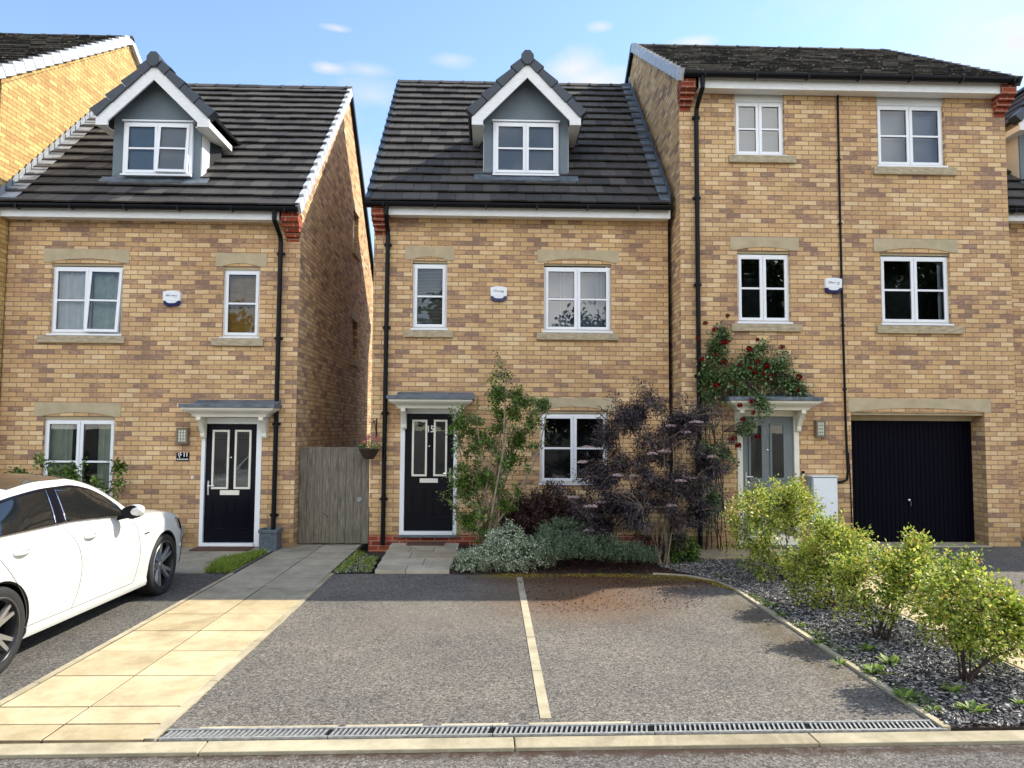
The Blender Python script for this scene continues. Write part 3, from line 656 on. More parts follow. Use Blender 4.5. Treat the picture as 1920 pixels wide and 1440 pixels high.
# ------------------------------------------------------------------ the houses
def door(par, P, fr, leaf, paint, trims, pr, letter=None, name='front_door', handle_side=-1, number=None, base=.17):
    """fr: frame rectangle, leaf: leaf rectangle, trims: glazing rectangles, all on plane P; pr: recess"""
    Y = P.Y; x0, x1, z0, z1 = fr; a, b_, c, d = leaf
    f = MB(); f.box(x0, a-.002, Y-.01, Y+.09, z0, z1); f.box(b_+.002, x1, Y-.01, Y+.09, z0, z1); f.box(a-.002, b_+.002, Y-.01, Y+.09, d+.002, z1); f.box(a-.002, b_+.002, Y-.03, Y+.09, z0, c-.003)
    f.build('door_frame', 'upvc' if paint != 'grey_paint' else 'cream', par, bevel=.004)
    s = MB(); s.box(x0-.02, x1+.02, Y-.07, Y+.02, z0-.035, z0-.002); s.build('door_step', 'lead', par)
    y = Y+.03; m_ = MB(); m_.box(a, b_, y, y+.045, c, d)
    W = b_-a
    for k in (0, 1):     # raised fields below
        pa = a+W*(.14 if k == 0 else .56); pb = pa+W*.30; za, zb = c+.20, c+.20+(d-c)*.26
        m_.box(pa, pb, y-.012, y+.001, za, za+.018); m_.box(pa, pb, y-.012, y+.001, zb-.018, zb); m_.box(pa, pa+.018, y-.012, y+.001, za+.018, zb-.018); m_.box(pb-.018, pb, y-.012, y+.001, za+.018, zb-.018)
        m_.box(pa+.04, pb-.04, y-.008, y+.001, za+.04, zb-.04)
    dr = m_.build(name, paint, par, bevel=.003)
    tm = 'cream' if paint != 'grey_paint' else paint
    for (p, q, u, v) in trims:
        e = MB(); w = .032; e.box(p, q, y-.022, y+.002, u, u+w); e.box(p, q, y-.022, y+.002, v-w, v); e.box(p, p+w, y-.022, y+.002, u+w, v-w); e.box(q-w, q, y-.022, y+.002, u+w, v-w)
        e.build('glazing_trim', tm, dr, bevel=.004)
        g = MB(); g.quad((p+w, y-.006, u+w), (q-w, y-.006, u+w), (q-w, y-.006, v-w), (p+w, y-.006, v-w)); g.build('pane', 'glass_plain', dr)
        g = MB(); g.quad((p+w, y-.002, u+w), (q-w, y-.002, u+w), (q-w, y-.002, v-w), (p+w, y-.002, v-w)); g.build('glass_backing', 'interior_light', dr)
        g = MB(); n = 3
        for i in range(1, n+1): xx = p+w+(q-p-2*w)*i/(n+1); g.box(xx-.001, xx+.001, y-.0055, y-.003, u+w, v-w)
        for i in range(1, 3): zz = v-w-.06*i; g.box(p+w, q-w, y-.0055, y-.003, zz-.002, zz+.002)
        g.build('leading', 'black_plastic', dr)
    if letter:
        l = MB(); l.box(letter[0], letter[1], y-.018, y+.001, letter[2], letter[3]); l.build('letterbox', 'cream', dr, bevel=.003)
    hx = a+.055 if handle_side < 0 else b_-.055; hz = (trims[0][2]+.03); h = MB()
    h.box(hx-.013, hx+.013, y-.014, y, hz-.12, hz+.10); h.tube([(hx, y-.03, hz+.02), (hx-.105*handle_side, y-.034, hz+.02)], .009, 8); h.tube([(hx, y, hz+.02), (hx, y-.034, hz+.02)], .010, 8)
    h.build('handle', 'chrome', dr)
    e = MB(); e.lathe([(0, -.008), (.012, -.006), (.012, 0)], ((a+b_)/2, y, (trims[0][2]+trims[0][3])/2+.03), 'y', 12); e.build('peephole', 'chrome', dr)
    if number: text(number[0], number[1], number[2], y-.004, number[3], 'door_number', 'white_mark' if number[0] == '15' else 'lead_pale', dr, .008, bold=.002, sx=.85)
    return dr
def canopy(par, x0, x1, Y, ztop, depth=.42, hc=.14, hl=.055, ins=.17, br=.33, flash=None):
    y0 = Y-depth; xc = (x0+x1)/2
    lb = MB(); lb.box(x0, x1, y0, Y-.001, ztop-hl, ztop)
    fx = flash or (x0+.13, x1-.02); lb.add([(fx[0], Y-.22, ztop+.005), (fx[1], Y-.22, ztop+.005), (fx[1], Y-.012, ztop+.075), (fx[0], Y-.012, ztop+.075), (fx[0], Y-.001, ztop), (fx[1], Y-.001, ztop)], [(0, 1, 2, 3), (0, 3, 4), (1, 5, 2)])
    cn = lb.build('canopy', 'lead', par, bevel=.004)
    m_ = MB(); n = 8; z1 = ztop-hl-.002
    prof = [(0.03, 0), (.03, -.028), (.045, -.030)]+[(.045+(ins-.06)*(1-math.cos(math.pi*i/n))/2, -.03-(hc-.055)*i/n) for i in range(1, n+1)]+[(ins-.01, -hc+.02), (ins, -hc)]
    rings = [[(x0+o_, Y-.002, z1+h), (x0+o_, y0+o_*.9, z1+h), (x1-o_, y0+o_*.9, z1+h), (x1-o_, Y-.002, z1+h)] for o_, h in prof]
    vs = [p for rg in rings for p in rg]; fs = []
    for i in range(len(rings)-1):
        for k in range(3): fs.append((i*4+k, (i+1)*4+k, (i+1)*4+k+1, i*4+k+1))
    k = (len(rings)-1)*4; fs.append((k, k+3, k+2, k+1)); m_.add(vs, fs); m_.build('cornice', 'cream', cn)
    zb = z1-hc
    for s in (0, 1):
        xa = (x0+ins+.04) if s == 0 else (x1-ins-.11); b_ = MB()
        pf = [(Y-.001, zb-.001), (Y-.28, zb-.001), (Y-.28, zb-.04)]+[(Y-.28+.19*(i/8)**.7, zb-.05-(br-.12)*(i/8)) for i in range(9)]+[(Y-.10, zb-br+.06), (Y-.085, zb-br+.015), (Y-.06, zb-br), (Y-.001, zb-br)]
        b_.prism(pf, 'x', xa, xa+.07); b_.build('bracket', 'cream', cn, bevel=.006)
    return cn
def eaves(par, x0, x1, Y, zb, h=.155, out=.22, sof=True):
    m_ = MB(); m_.box(x0, x1, Y-out, Y-out+.02, zb, zb+h); m_.build('fascia', 'fascia_white', par)
    m_ = MB(); m_.box(x0, x1, Y-out+.021, Y-.001, zb+.012, zb+.022); m_.build('soffit', 'fascia_white', par)
def dormer(par, Yf, xa, xb, zbot, win, apx, aptop, ex0, ex1, ezt, white_cheek=True, opened=None, fill='pale', back=2.0):
    """Yf wall plane; apx apex x; aptop top of tiles; ex0/ex1 outer eave x; ezt top z of tiles at the eaves"""
    xc = apx; Yo = Yf-.27
    sl = (aptop-ezt)/((ex1-ex0)/2); zw = aptop-.17-sl*((xb-xa)/2)       # height where wall meets roof underside
    d = MB(); d.prism([(xa, zbot-.35), (xb, zbot-.35), (xb, zw), (xc, aptop-.19), (xa, zw)], 'y', Yf, Yf+back)
    dm = d.build('dormer', 'render', par)
    if white_cheek:
        for ca, cb in ((xb+.001, xb+.012), (xa-.012, xa-.001)):
            c_ = MB(); c_.box(ca, cb, Yf+.03, Yf+back, zbot-.3, zw-.02); c_.build('dormer_cheek', 'render_white', dm)
    # roof: courses running parallel to the dormer ridge
    rf = MB(); th = .05
    for s in (-1, 1):
        ex = ex0 if s < 0 else ex1; L = math.hypot(ex-xc, aptop-ezt); ux, uz = (xc-ex)/L, (aptop-ezt)/L; nx, nz_ = -uz*(1 if s < 0 else -1)*-1, abs(ux)
        nx = -abs(uz) if s < 0 else abs(uz)
        k = 5
        for i in range(k):
            s0, s1 = L*i/k-.02, L*(i+1)/k+.01; y = Yo+.02+ (0 if i % 2 else .14)
            yy = Yo+.16
            while yy < Yf+back:
                y2_ = min(yy+.29, Yf+back); p0 = (ex+ux*s0, ezt+uz*s0); p1 = (ex+ux*s1, ezt+uz*s1)
                q = [(p0[0]-nx*.035, p0[1]-nz_*.035), (p0[0]+nx*.0, p0[1]+nz_*.0), (p1[0]-nx*.02, p1[1]-nz_*.02), (p1[0]-nx*.05, p1[1]-nz_*.05)]
                rf.prism(q, 'y', yy+.003, y2_-.003); yy = y2_
    rf.build('dormer_roof', 'tile', dm)
    vg = MB()
    for s in (-1, 1):
        ex = ex0 if s < 0 else ex1; L = math.hypot(ex-xc, aptop-ezt); ux, uz = (xc-ex)/L, (aptop-ezt)/L; nx = -abs(uz) if s < 0 else abs(uz); nz_ = abs(ux); k = 4
        for i in range(k):
            s0, s1 = L*i/k-.012, L*(i+1)/k-.022; t0, t1 = .045, .004
            p0 = (ex+ux*s0, ezt+uz*s0); p1 = (ex+ux*s1, ezt+uz*s1)
            q = [(p0[0]-nx*.12, p0[1]-nz_*.12), (p0[0]+nx*t0, p0[1]+nz_*t0), (p1[0]+nx*t1, p1[1]+nz_*t1), (p1[0]-nx*.11, p1[1]-nz_*.11)]
            vg.prism(q, 'y', Yo-.03, Yo+.16)
    vg.build('dormer_verge', 'slate_edge', dm, bevel=.006)
    cp = MB(); cp.prism([(xc-.11, aptop-.12), (xc-.105, aptop-.03), (xc-.045, aptop+.045), (xc+.045, aptop+.045), (xc+.105, aptop-.03), (xc+.11, aptop-.12), (xc+.045, aptop-.20), (xc-.045, aptop-.20)], 'y', Yo-.055, Yo+.1)
    cp.prism([(xc-.105, aptop-.06), (xc-.05, aptop+.03), (xc+.05, aptop+.03), (xc+.105, aptop-.06)], 'y', Yo+.1, Yf+back)
    cp.build('dormer_ridge', 'slate_edge', dm, bevel=.008)
    # bargeboards and boxed eaves
    bw = .17; b_ = MB(); yb0, yb1 = Yo, Yo+.03
    vo = .115*math.hypot(1, sl)
    for s in (-1, 1):
        ex = (ex0+.06) if s < 0 else (ex1-.06); ze = aptop-vo-sl*abs(ex-xc); wx = xa if s < 0 else xb
        hb = bw*math.hypot(1, sl)
        ix = ex+.19*(-s); zb_ = ze-.125
        za = aptop-vo
        # the lower edge of the board cuts back level at the boxed end
        pts = [(xc, za), (ex, ze), (ex, zb_), (ix, zb_-.0), (ix, aptop-vo-sl*abs(ix-xc)-hb), (xc, za-hb)]
        if s > 0: pts = pts[::-1]
        b_.prism(pts, 'y', yb0, yb1)
        b_.box(min(ex, wx), max(ex, wx), yb1+.001, Yf+.75, zb_, zb_+.012)      # soffit of the boxed eaves
        b_.box(ex-(.012 if s > 0 else 0), ex+(.012 if s < 0 else 0), yb1+.001, Yf+.75, zb_+.013, ze-.03)
    b_.build('bargeboard', 'fascia_white', dm)
    w = window(dm, win, Yf-.075, 2, fill, .02, opened, name='dormer_window')
    t_ = MB(); t_.box(win[0]-.03, win[1]+.03, Yf-.085, Yf, win[3]+.012, win[3]+.034); t_.build('window_hood', 'upvc', w)
    rj = MB(); rj.box(win[0]-.012, win[0]-.001, Yf-.05, Yf+.0, win[2], win[3]); rj.box(win[1]+.001, win[1]+.012, Yf-.05, Yf+.0, win[2], win[3]); rj.build('window_jamb', 'upvc', w)
    return dm
def apron(par, xa, xb, Y0, roof, drop=.18, mat='lead'):
    ye, ze, yr, zr = roof; sl = (zr-ze)/(yr-ye); f = lambda y, h: ze+sl*(y-ye)+h
    m_ = MB(); n = 12
    vs = []
    for i in range(n+1):
        x = xa-.16+(xb-xa+.32)*i/n; w = .006*math.sin(i*2.1)
        vs += [(x, Y0-drop, f(Y0-drop, .062+w)), (x, Y0-.012, f(Y0-.012, .062+w*.5)), (x, Y0-.008, f(Y0, .16 if xa-.01 < x < xb+.01 else .066))]
    fs = []
    for i in range(n): fs += [(3*i, 3*i+3, 3*i+4, 3*i+1), (3*i+1, 3*i+4, 3*i+5, 3*i+2)]
    m_.add(vs, fs); return m_.build('lead_apron', mat, par)
def flashing(par, X, side, roof, mat, wid=.16, up=.15, steps=18):
    """lead soakers along a wall at x=X; side -1: the roof lies at smaller x"""
    ye, ze, yr, zr = roof; m_ = MB(); L = math.hypot(yr-ye, zr-ze); sl = (zr-ze)/(yr-ye)
    for i in range(steps):
        ya = ye+(yr-ye)*i/steps; yb = ye+(yr-ye)*(i+1)/steps+.02; za = ze+sl*(ya-ye)+.075; zb = ze+sl*(yb-ye)+.060
        m_.quad((X, ya, za), (X+side*wid, ya, za-.004), (X+side*wid, yb, zb-.004), (X, yb, zb))
        xx = X+side*.006; m_.add([(xx, ya, za-.05), (xx, yb, zb-.05), (xx, yb, zb+up*.7), (xx, (ya+yb)/2, zb+up*.7), (xx, ya, za+up*.75)], [(0, 1, 2, 3, 4)])
    return m_.build('flashing', mat, par)

# ---- middle house -------------------------------------------------------------
PM = Plane(YM); hM = thing('brick_house', 'middle brick house with one dormer and a black door numbered 15', 'house', (.5, YM, 0))
xM0 = PM.x(697, 700); xM1 = 2.895
zfM = PM.z(1000, 409)-.04
w1 = PM.rect(773, 838, 494, 616); w2 = PM.rect(1020, 1146, 500, 621); w3 = PM.rect(1012, 1140, 776, 906); dM = PM.rect(750, 857, 766, 1000)
mb = MB(); front_wall(mb, xM0, xM1, .17, zfM+.12, YM, [(a, b, c, d+.05) for a, b, c, d in (w1, w2, w3)]+[dM[:2]+(.17, dM[3])])
rM = (YM-.30, zfM+.20, 14.84, 9.19)
mb.add([(xM0, YM, -.1), (xM0, 18.3, -.1), (xM0, 18.3, rM[1]), (xM0, rM[2], rM[3]-.05), (xM0, YM, rM[1]+.22)], [(0, 1, 2, 3, 4)])
mb.quad((xM0, 18.3, -.1), (xM1, 18.3, -.1), (xM1, 18.3, rM[1]), (xM0, 18.3, rM[1])); mb.quad((xM0, YM, .17), (xM0, YM, zfM+.12), (xM0, YM+.1, zfM+.12), (xM0, YM+.1, .17))
mb.build('wall', 'brick', hM)
p_ = MB(); p_.box(xM0-.004, dM[0], YM-.006, YM+.05, -.1, .168); p_.box(dM[1], xM1, YM-.006, YM+.05, -.1, .168); p_.box(dM[0], dM[1], YM-.006, YM+.05, -.1, .130); p_.build('plinth', 'brick_red', hM)
window(hM, w1, YM, 1, 'blind'); window(hM, w2, YM, 2, 'tassel'); window(hM, w3, YM, 2, 'dark', gl='glass_plain')
for (x0, x1, y0, y1, a0, a1) in ((760, 852, 462.5, 487.5, 771, 840), (1008, 1160, 469, 492.5, 1018, 1149), (1000, 1153, 746, 770, 1011, 1143)):
    q = PM.rect(x0, x1, y0, y1); s = PM.rect(a0, a1, y0, y1); lintel(hM, *q, s[0], s[1], YM, .055 if a1-a0 < 90 else .065)
stone_sill(hM, PM.rect(757, 850, 620, 633), YM); stone_sill(hM, PM.rect(1006, 1159, 625, 638), YM)
P2 = Plane(YM+.03)
drM = door(hM, PM, dM[:2]+(.172, dM[3]), P2.rect(759, 850, 776, 995), 'black_paint', [P2.rect(772.5, 801, 787, 893), P2.rect(813, 838.5, 787, 893)], .03, P2.rect(787, 821, 897, 905), handle_side=1, number=('15', .15, P2.x(807, 806), P2.z(807, 805)))
PC = Plane(YM-.42); canopy(hM, PC.x(724, 745), PC.x(889, 745), YM, PC.z(800, 741.5))
eaves(hM, xM0+.26, xM1-.01, YM, zfM); gutter(hM, xM0-.12, xM1-.035, YM-.30, zfM+.165)
corbel(hM, xM0-.02, xM0+.235, YM, zfM+.14, depth=.235)
xp = PM.x(727, 520)
downpipe(hM, [(xp, YM-.30, zfM+.13), (xp, YM-.29, zfM-.02), (xp, YM-.20, zfM-.12), (xp, YM-.075, zfM-.22), (xp, YM-.055, zfM-.30), (xp, YM-.055, .02)], [PM.z(727, 460), PM.z(725, 615), PM.z(722, 775), PM.z(720, 935)])
_, rows, g, _d = tile_slope('roof', hM, xM0-.09, xM1-.02, *rM, seed=4)
ur = MB(); ur.add([(xM0-.04, rM[0], rM[1]-.03), (xM1, rM[0], rM[1]-.03), (xM1, rM[2], rM[3]-.03), (xM0-.04, rM[2], rM[3]-.03), (xM1, 18.6, rM[1]-.03), (xM0-.04, 18.6, rM[1]-.03)], [(0, 1, 2, 3), (3, 2, 4, 5)]); ur.build('roof_underlay', 'black_plastic', hM)
ridge(hM, xM0-.09, xM1, rM[2], rM[3]+.02); verge(hM, xM0-.10, xM0-.015, *rM, rows, 'slate_edge')
flashing(hM, xM1-.02, -1, rM, 'lead', .17)
YD = 11.97; PD = Plane(YD); PO = Plane(YD-.27); PV = Plane(YD-.075)
xa, xb = PD.x(907, 340), PD.x(1065, 340)
dormer(hM, YD, xa, xb, PD.z(985, 350), PV.rect(926, 1046, 229, 327), PO.x(989, 110), PO.z(989, 101), PO.x(878, 205), PO.x(1096, 205), PO.z(985, 209), True, None, 'tassel')
apron(hM, xa, xb, YD, rM)

# ---- left house ---------------------------------------------------------------
PL = Plane(YL); hL = thing('brick_house', 'left brick house behind the white car, with an open upstairs window', 'house', (-5.3, YL, 0))
xL1 = PL.x(557, 700); xL0 = -7.66
zfL = PL.z(300, 412)-.04
v1 = PL.rect(94.5, 229, 499, 626); v2 = PL.rect(417, 486.5, 505, 632); v3 = PL.rect(78, 213, 786, 925); dL = PL.rect(376, 489, 783, 1021)
mb = MB(); front_wall(mb, xL0, xL1, -.1, zfL+.12, YL, [(a, b, c, d+.05) for a, b, c, d in (v1, v2, v3)]+[dL[:2]+(.02, dL[3])])
mb.build('wall', 'brick', hL)
rL = (YL-.30, zfL+.20, 14.90, 9.05)
sl = (rL[3]-rL[1])/(rL[2]-rL[0])
gs = MB(); gs.prism([(YL+.001, -.1), (18.5, -.1), (18.5, rL[1]+.1), (rL[2], rL[3]-.06), (YL+.001, rL[1]+.24)], 'x', xL1-.28, xL1)
gw = gs.build('gable_wall', 'brick', hL)
def onx(px, py): p = AX(px, py, xL1); return float(p[1]), float(p[2])
ya, zt_ = onx(663, 392); yb, zb_ = onx(671, 480); ya2, zt2 = onx(660.5, 598); yb2, zb2 = onx(667.5, 680)
holes = []
for (a, b_, c, d) in ((ya, ya+.62, zb_, zt_), (ya+.1, ya+.72, zb2, zt2)):
    cm = MB(); cm.box(xL1-.5, xL1+.5, a, b_, c, d); holes.append(cm.build('cutter', 'brick'))
bpy.context.view_layer.update(); boolcut(gw, holes)
for (a, b_, c, d) in ((ya, ya+.62, zb_, zt_), (ya+.1, ya+.72, zb2, zt2)):
    f = MB(); X = xL1-.10; f.box(X-.06, X, a, a+.06, c, d); f.box(X-.06, X, b_-.06, b_, c, d); f.box(X-.06, X, a+.06, b_-.06, c, c+.06); f.box(X-.06, X, a+.06, b_-.06, d-.06, d); f.box(X-.05, X-.01, a+.06, b_-.06, (c+d)/2-.02, (c+d)/2+.02)
    w_ = f.build('side_window', 'upvc', hL); g_ = MB(); g_.quad((X-.03, a, c), (X-.03, b_, c), (X-.03, b_, d), (X-.03, a, d)); g_.build('pane', 'car_glass', w_)
    s_ = MB(); s_.box(X, xL1+.05, a-.08, b_+.08, c-.10, c-.001); s_.build('stone_sill', 'stone_worn', hL); s_ = MB(); s_.box(X, xL1+.008, a-.1, b_+.1, d+.001, d+.2); s_.build('lintel', 'stone', hL)
b2 = MB(); b2.quad((xL0, 18.5, -.1), (xL1, 18.5, -.1), (xL1, 18.5, rL[1]), (xL0, 18.5, rL[1])); b2.build('rear_wall', 'brick', hL)
# boiler flue and vent in the alley
window(hL, v1, YL, 2, 'green', opened=1, gl='glass_plain', label='double window with its right casement swung open over net curtains'); window(hL, v2, YL, 1, 'brown', gl='glass_plain'); window(hL, v3, YL, 2, 'sides', bar=.42, gl='glass_plain')
for (x0, x1, y0, y1, a0, a1) in ((83, 243, 467, 492.5, 94, 232), (405, 501, 475, 500, 417, 488), (65, 227, 755, 781, 77, 215)):
    q = PL.rect(x0, x1, y0, y1); s = PL.rect(a0, a1, y0, y1); lintel(hL, *q, s[0], s[1], YL, .055 if a1-a0 < 90 else .065)
stone_sill(hL, PL.rect(73, 236, 630, 643.5), YL); stone_sill(hL, PL.rect(398, 495, 634.5, 649), YL); stone_sill(hL, PL.rect(55, 222, 929, 942), YL)
P2 = Plane(YL+.03)
door(hL, PL, dL[:2]+(.02, dL[3]), P2.rect(384.5, 480, 795, 1017), 'black_paint', [P2.rect(398, 430, 806, 917), P2.rect(440, 471, 806, 917)], .03, P2.rect(413, 449, 919, 928), handle_side=-1)
PC = Plane(YL-.42); canopy(hL, PC.x(334, 760), PC.x(514, 760), YL, PC.z(420, 757), flash=None)
eaves(hL, xL0, xL1-.28, YL, zfL); gutter(hL, xL0, xL1+.03, YL-.30, zfL+.165); corbel(hL, xL1-.25, xL1+.02, YL, zfL+.14, depth=.235)
xp = PL.x(522, 700)
downpipe(hL, [(xp-.04, YL-.30, zfL+.13), (xp-.04, YL-.29, zfL-.02), (xp-.02, YL-.20, zfL-.12), (xp, YL-.075, zfL-.24), (xp, YL-.055, zfL-.32), (xp, YL-.055, .12)], [PL.z(525, 477), PL.z(523, 635), PL.z(517, 795), PL.z(513, 965)])
_, rows, g, _d = tile_slope('roof', hL, xL0, xL1+.05, *rL, seed=9)
ur = MB(); ur.add([(xL0, rL[0], rL[1]-.03), (xL1+.04, rL[0], rL[1]-.03), (xL1+.04, rL[2], rL[3]-.03), (xL0, rL[2], rL[3]-.03), (xL1+.04, 18.8, rL[1]-.03), (xL0, 18.8, rL[1]-.03)], [(0, 1, 2, 3), (3, 2, 4, 5)]); ur.build('roof_underlay', 'black_plastic', hL)
ridge(hL, xL0, xL1+.07, rL[2], rL[3]+.02); verge(hL, xL1+.003, xL1+.075, *rL, rows, 'verge_grey')
v_ = MB(); v_.prism([(rL[2], rL[3]+.03), (rL[2], rL[3]-.12), (18.8, rL[1]-.12), (18.8, rL[1]+.03)], 'x', xL1+.003, xL1+.07); v_.build('rear_verge', 'black_plastic', hL)
flashing(hL, xL0+.012, 1, rL, 'lead_pale', .26, .12, 26)  # sunlit look of this flashing comes from its paler colour
YD = 11.66; PD = Plane(YD); PO = Plane(YD-.27); PV = Plane(YD-.075)
xa, xb = PD.x(210, 335), PD.x(375, 335)
dormer(hL, YD, xa, xb, PD.z(290, 346), PV.rect(231, 358, 229, 327), PO.x(290, 110), PO.z(290, 104), PO.x(173, 208), PO.x(400, 208), PO.z(290, 210), True, 1, 'mauve')
apron(hL, xa, xb, YD, rL)

# ---- right house --------------------------------------------------------------
PR = Plane(YR); hR = thing('town_house', 'three storey brick house with grey front door and dark garage door', 'house', (5.5, YR, .08))
xR0 = PR.x(1277, 600); xR1 = PR.x(1898, 600)
zfR = PR.z(1600, 176)-.055
u1 = PR.rect(1378, 1471, 189, 291); u2 = PR.rect(1645, 1771, 196, 311); u3 = PR.rect(1383, 1482, 476, 604); u4 = PR.rect(1652, 1782, 480, 607)
dR = PR.rect(1383, 1499, 770, 1006); gR = PR.rect(1598, 1850, 774, 1021)
mb = MB(); front_wall(mb, xR0, xR1, -.1, zfR+.12, YR, [u1[:3]+(zfR+.12,), u2[:3]+(zfR+.12,), (u3[0], u3[1], u3[2], u3[3]+.05), (u4[0], u4[1], u4[2], u4[3]+.05), dR[:2]+(.10, dR[3]), (gR[0], gR[1], .06, gR[3], .36)])
rR = (YR-.30, zfR+.20, 14.75, 10.05)
for X, r_ in ((xR0, 0), (xR1, 1)):
    q = [(X, YR, -.1), (X, 18.4, -.1), (X, 18.4, rR[1]), (X, rR[2], rR[3]-.05), (X, YR, rR[1]+.12)]; mb.add(q, [(0, 1, 2, 3, 4)])
mb.quad((xR0, 18.4, -.1), (xR1, 18.4, -.1), (xR1, 18.4, rR[1]), (xR0, 18.4, rR[1]))
mb.build('wall', 'brick', hR)
window(hR, u1, YR, 2, 'pale', label='small obscured glass double window under the eaves'); window(hR, u2, YR, 2, 'pale'); window(hR, u3, YR, 2, 'dark'); window(hR, u4, YR, 2, 'edge')
for u in (u1, u2):
    f = MB(); f.box(u[0]-.0, u[1], YR+.04, YR+.10, u[3]+.001, zfR+.03); f.box(u[0]+.3*(u[1]-u[0]), u[0]+.45*(u[1]-u[0]), YR+.03, YR+.045, u[3]+.03, u[3]+.04); f.build('head_trim', 'upvc', hR)
for (x0, x1, y0, y1, a0, a1, rs) in ((1369, 1497, 445, 469.5, 1380, 1484, .055), (1637.5, 1795, 448.5, 473, 1649, 1783, .065), (1590, 1857, 748, 773, 1597, 1849, .065)):
    q = PR.rect(x0, x1, y0, y1); s = PR.rect(a0, a1, y0, y1); lintel(hR, *q, s[0], s[1], YR, rs)
stone_sill(hR, PR.rect(1365.5, 1491, 293, 306.5), YR); stone_sill(hR, PR.rect(1636, 1791, 315, 329), YR); stone_sill(hR, PR.rect(1370, 1501, 608, 622), YR); stone_sill(hR, PR.rect(1643, 1804, 611.5, 626), YR)
P2 = Plane(YR+.03)
door(hR, PR, dR[:2]+(.10, dR[3]), P2.rect(1392, 1488, 781, 1001), 'grey_paint', [P2.rect(1403, 1431, 794, 900), P2.rect(1443, 1472, 794, 900)], .03, None, handle_side=-1, number=('17', .15, P2.x(1437, 808), P2.z(1437, 808)))
PC = Plane(YR-.42); canopy(hR, PC.x(1368, 750), PC.x(1545, 750), YR, PC.z(1450, 744))
PG = Plane(YR+.35); gl = PG.rect(1600, 1824, 789, 1016)
gp = PG.rect(1590, 1830, 774, 789); bm = MB(); bm.box(gR[0], gl[1], YR+.30, YR+.36, gl[3], gR[3]); bm.build('garage_frame', 'stone', hR)
gd = MB(); n = 28; xx0, xx1 = gl[0]-.06, gl[1]
for i in range(n):
    a = xx0+(xx1-xx0)*i/n; gd.box(a+.004, xx0+(xx1-xx0)*(i+1)/n-.004, YR+.33, YR+.36, gl[2], gl[3]-.005)
gd.box(xx0, xx1, YR+.345, YR+.37, gl[2]-.0, gl[3])
go = gd.build('garage_door', 'garage_paint', hR)
gs = MB(); gs.box(gl[1]+.001, gR[1]-.001, YR+.30, YR+.40, .04, gR[3]); gs.build('garage_jamb', 'brick', hR)
h_ = MB(); gx = PG.x(1705, 945); gz = PG.z(1705, 943); h_.tube([(gx, YR+.32, gz-.04), (gx, YR+.30, gz+.03)], .012, 8); h_.lathe([(.0, -.02), (.018, -.015), (.018, .01)], (gx-.02, YR+.33, gz+.05), 'y', 10); h_.build('handle', 'chrome', go)
th_ = MB(); th_.box(gR[0]-.02, gR[1]+.0, YR-.06, YR+.34, .02, .095); th_.build('garage_threshold', 'kerb', hR)
eaves(hR, PR.x(1303, 165)-.0, PR.x(1872, 165), YR, zfR, .17); gutter(hR, xR0+.0, xR1+.0, YR-.32, zfR+.185)
corbel(hR, xR0-.03, xR0+.205, YR, zfR+.14, depth=.25); corbel(hR, xR1-.22, xR1+.03, YR, zfR+.14, depth=.25)
xp = PR.x(1310, 500)
downpipe(hR, [(xp, YR-.32, zfR+.15), (xp, YR-.31, zfR-.04), (xp-.02, YR-.20, zfR-.16), (xp-.03, YR-.075, zfR-.28), (xp-.03, YR-.055, zfR-.4), (xp-.03, YR-.055, .05)], [PR.z(1308, 223), PR.z(1309, 373), PR.z(1309, 535), PR.z(1310, 705), PR.z(1311, 865)])
cb = MB(); cx = [PR.x(1570, 200), PR.x(1574, 400), PR.x(1578, 560), PR.x(1585, 800), PR.x(1589, 890)]; cz = [PR.z(1570, 180), PR.z(1574, 400), PR.z(1578, 560), PR.z(1585, 800), PR.z(1589, 885)]
cb.tube([(x, YR-.018, z) for x, z in zip(cx, cz)]+[(cx[-1]-.02, YR-.02, cz[-1]-.12), (cx[-1]-.12, YR-.02, cz[-1]-.16), (PR.x(1568, 905), YR-.02, cz[-1]-.16)], .018, 8)
cb.tube([(cx[-1]+.02, YR-.012, cz[-1]+.3), (cx[-1]+.04, YR-.012, cz[-1]-.2), (cx[-1]+.05, YR-.012, .1)], .009, 6)
for z in (PR.z(1574, 300), PR.z(1577, 420), PR.z(1580, 610), PR.z(1583, 730)): cb.box(np.interp(z, cz[::-1], cx[::-1])-.03, np.interp(z, cz[::-1], cx[::-1])+.03, YR-.03, YR, z-.012, z+.012)
cb.build('cable_conduit', 'black_plastic', hR)
_, rows, g, _d = tile_slope('roof', hR, xR0-.03, xR1+.05, *rR, mat='tile_lichen', gauge=.285, seed=14, tilt=.042)
ur = MB(); ur.add([(xR0-.03, rR[0], rR[1]-.03), (xR1+.04, rR[0], rR[1]-.03), (xR1+.04, rR[2], rR[3]-.03), (xR0-.03, rR[2], rR[3]-.03), (xR1+.04, 18.7, rR[1]-.03), (xR0-.03, 18.7, rR[1]-.03)], [(0, 1, 2, 3), (3, 2, 4, 5)]); ur.build('roof_underlay', 'black_plastic', hR)
ridge(hR, xR0-.05, xR1+.05, rR[2], rR[3]+.01); verge(hR, xR0-.07, xR0-.003, *rR, rows, 'verge_grey'); verge(hR, xR1-.03, xR1+.07, rR[0], rR[1]+.012, rR[2], rR[3]+.012, rows, 'slate_edge', .25)
v_ = MB(); v_.prism([(rR[2], rR[3]+.03), (rR[2], rR[3]-.12), (18.7, rR[1]-.12), (18.7, rR[1]+.03)], 'x', xR0-.07, xR0-.003); v_.build('rear_verge', 'black_plastic', hR)

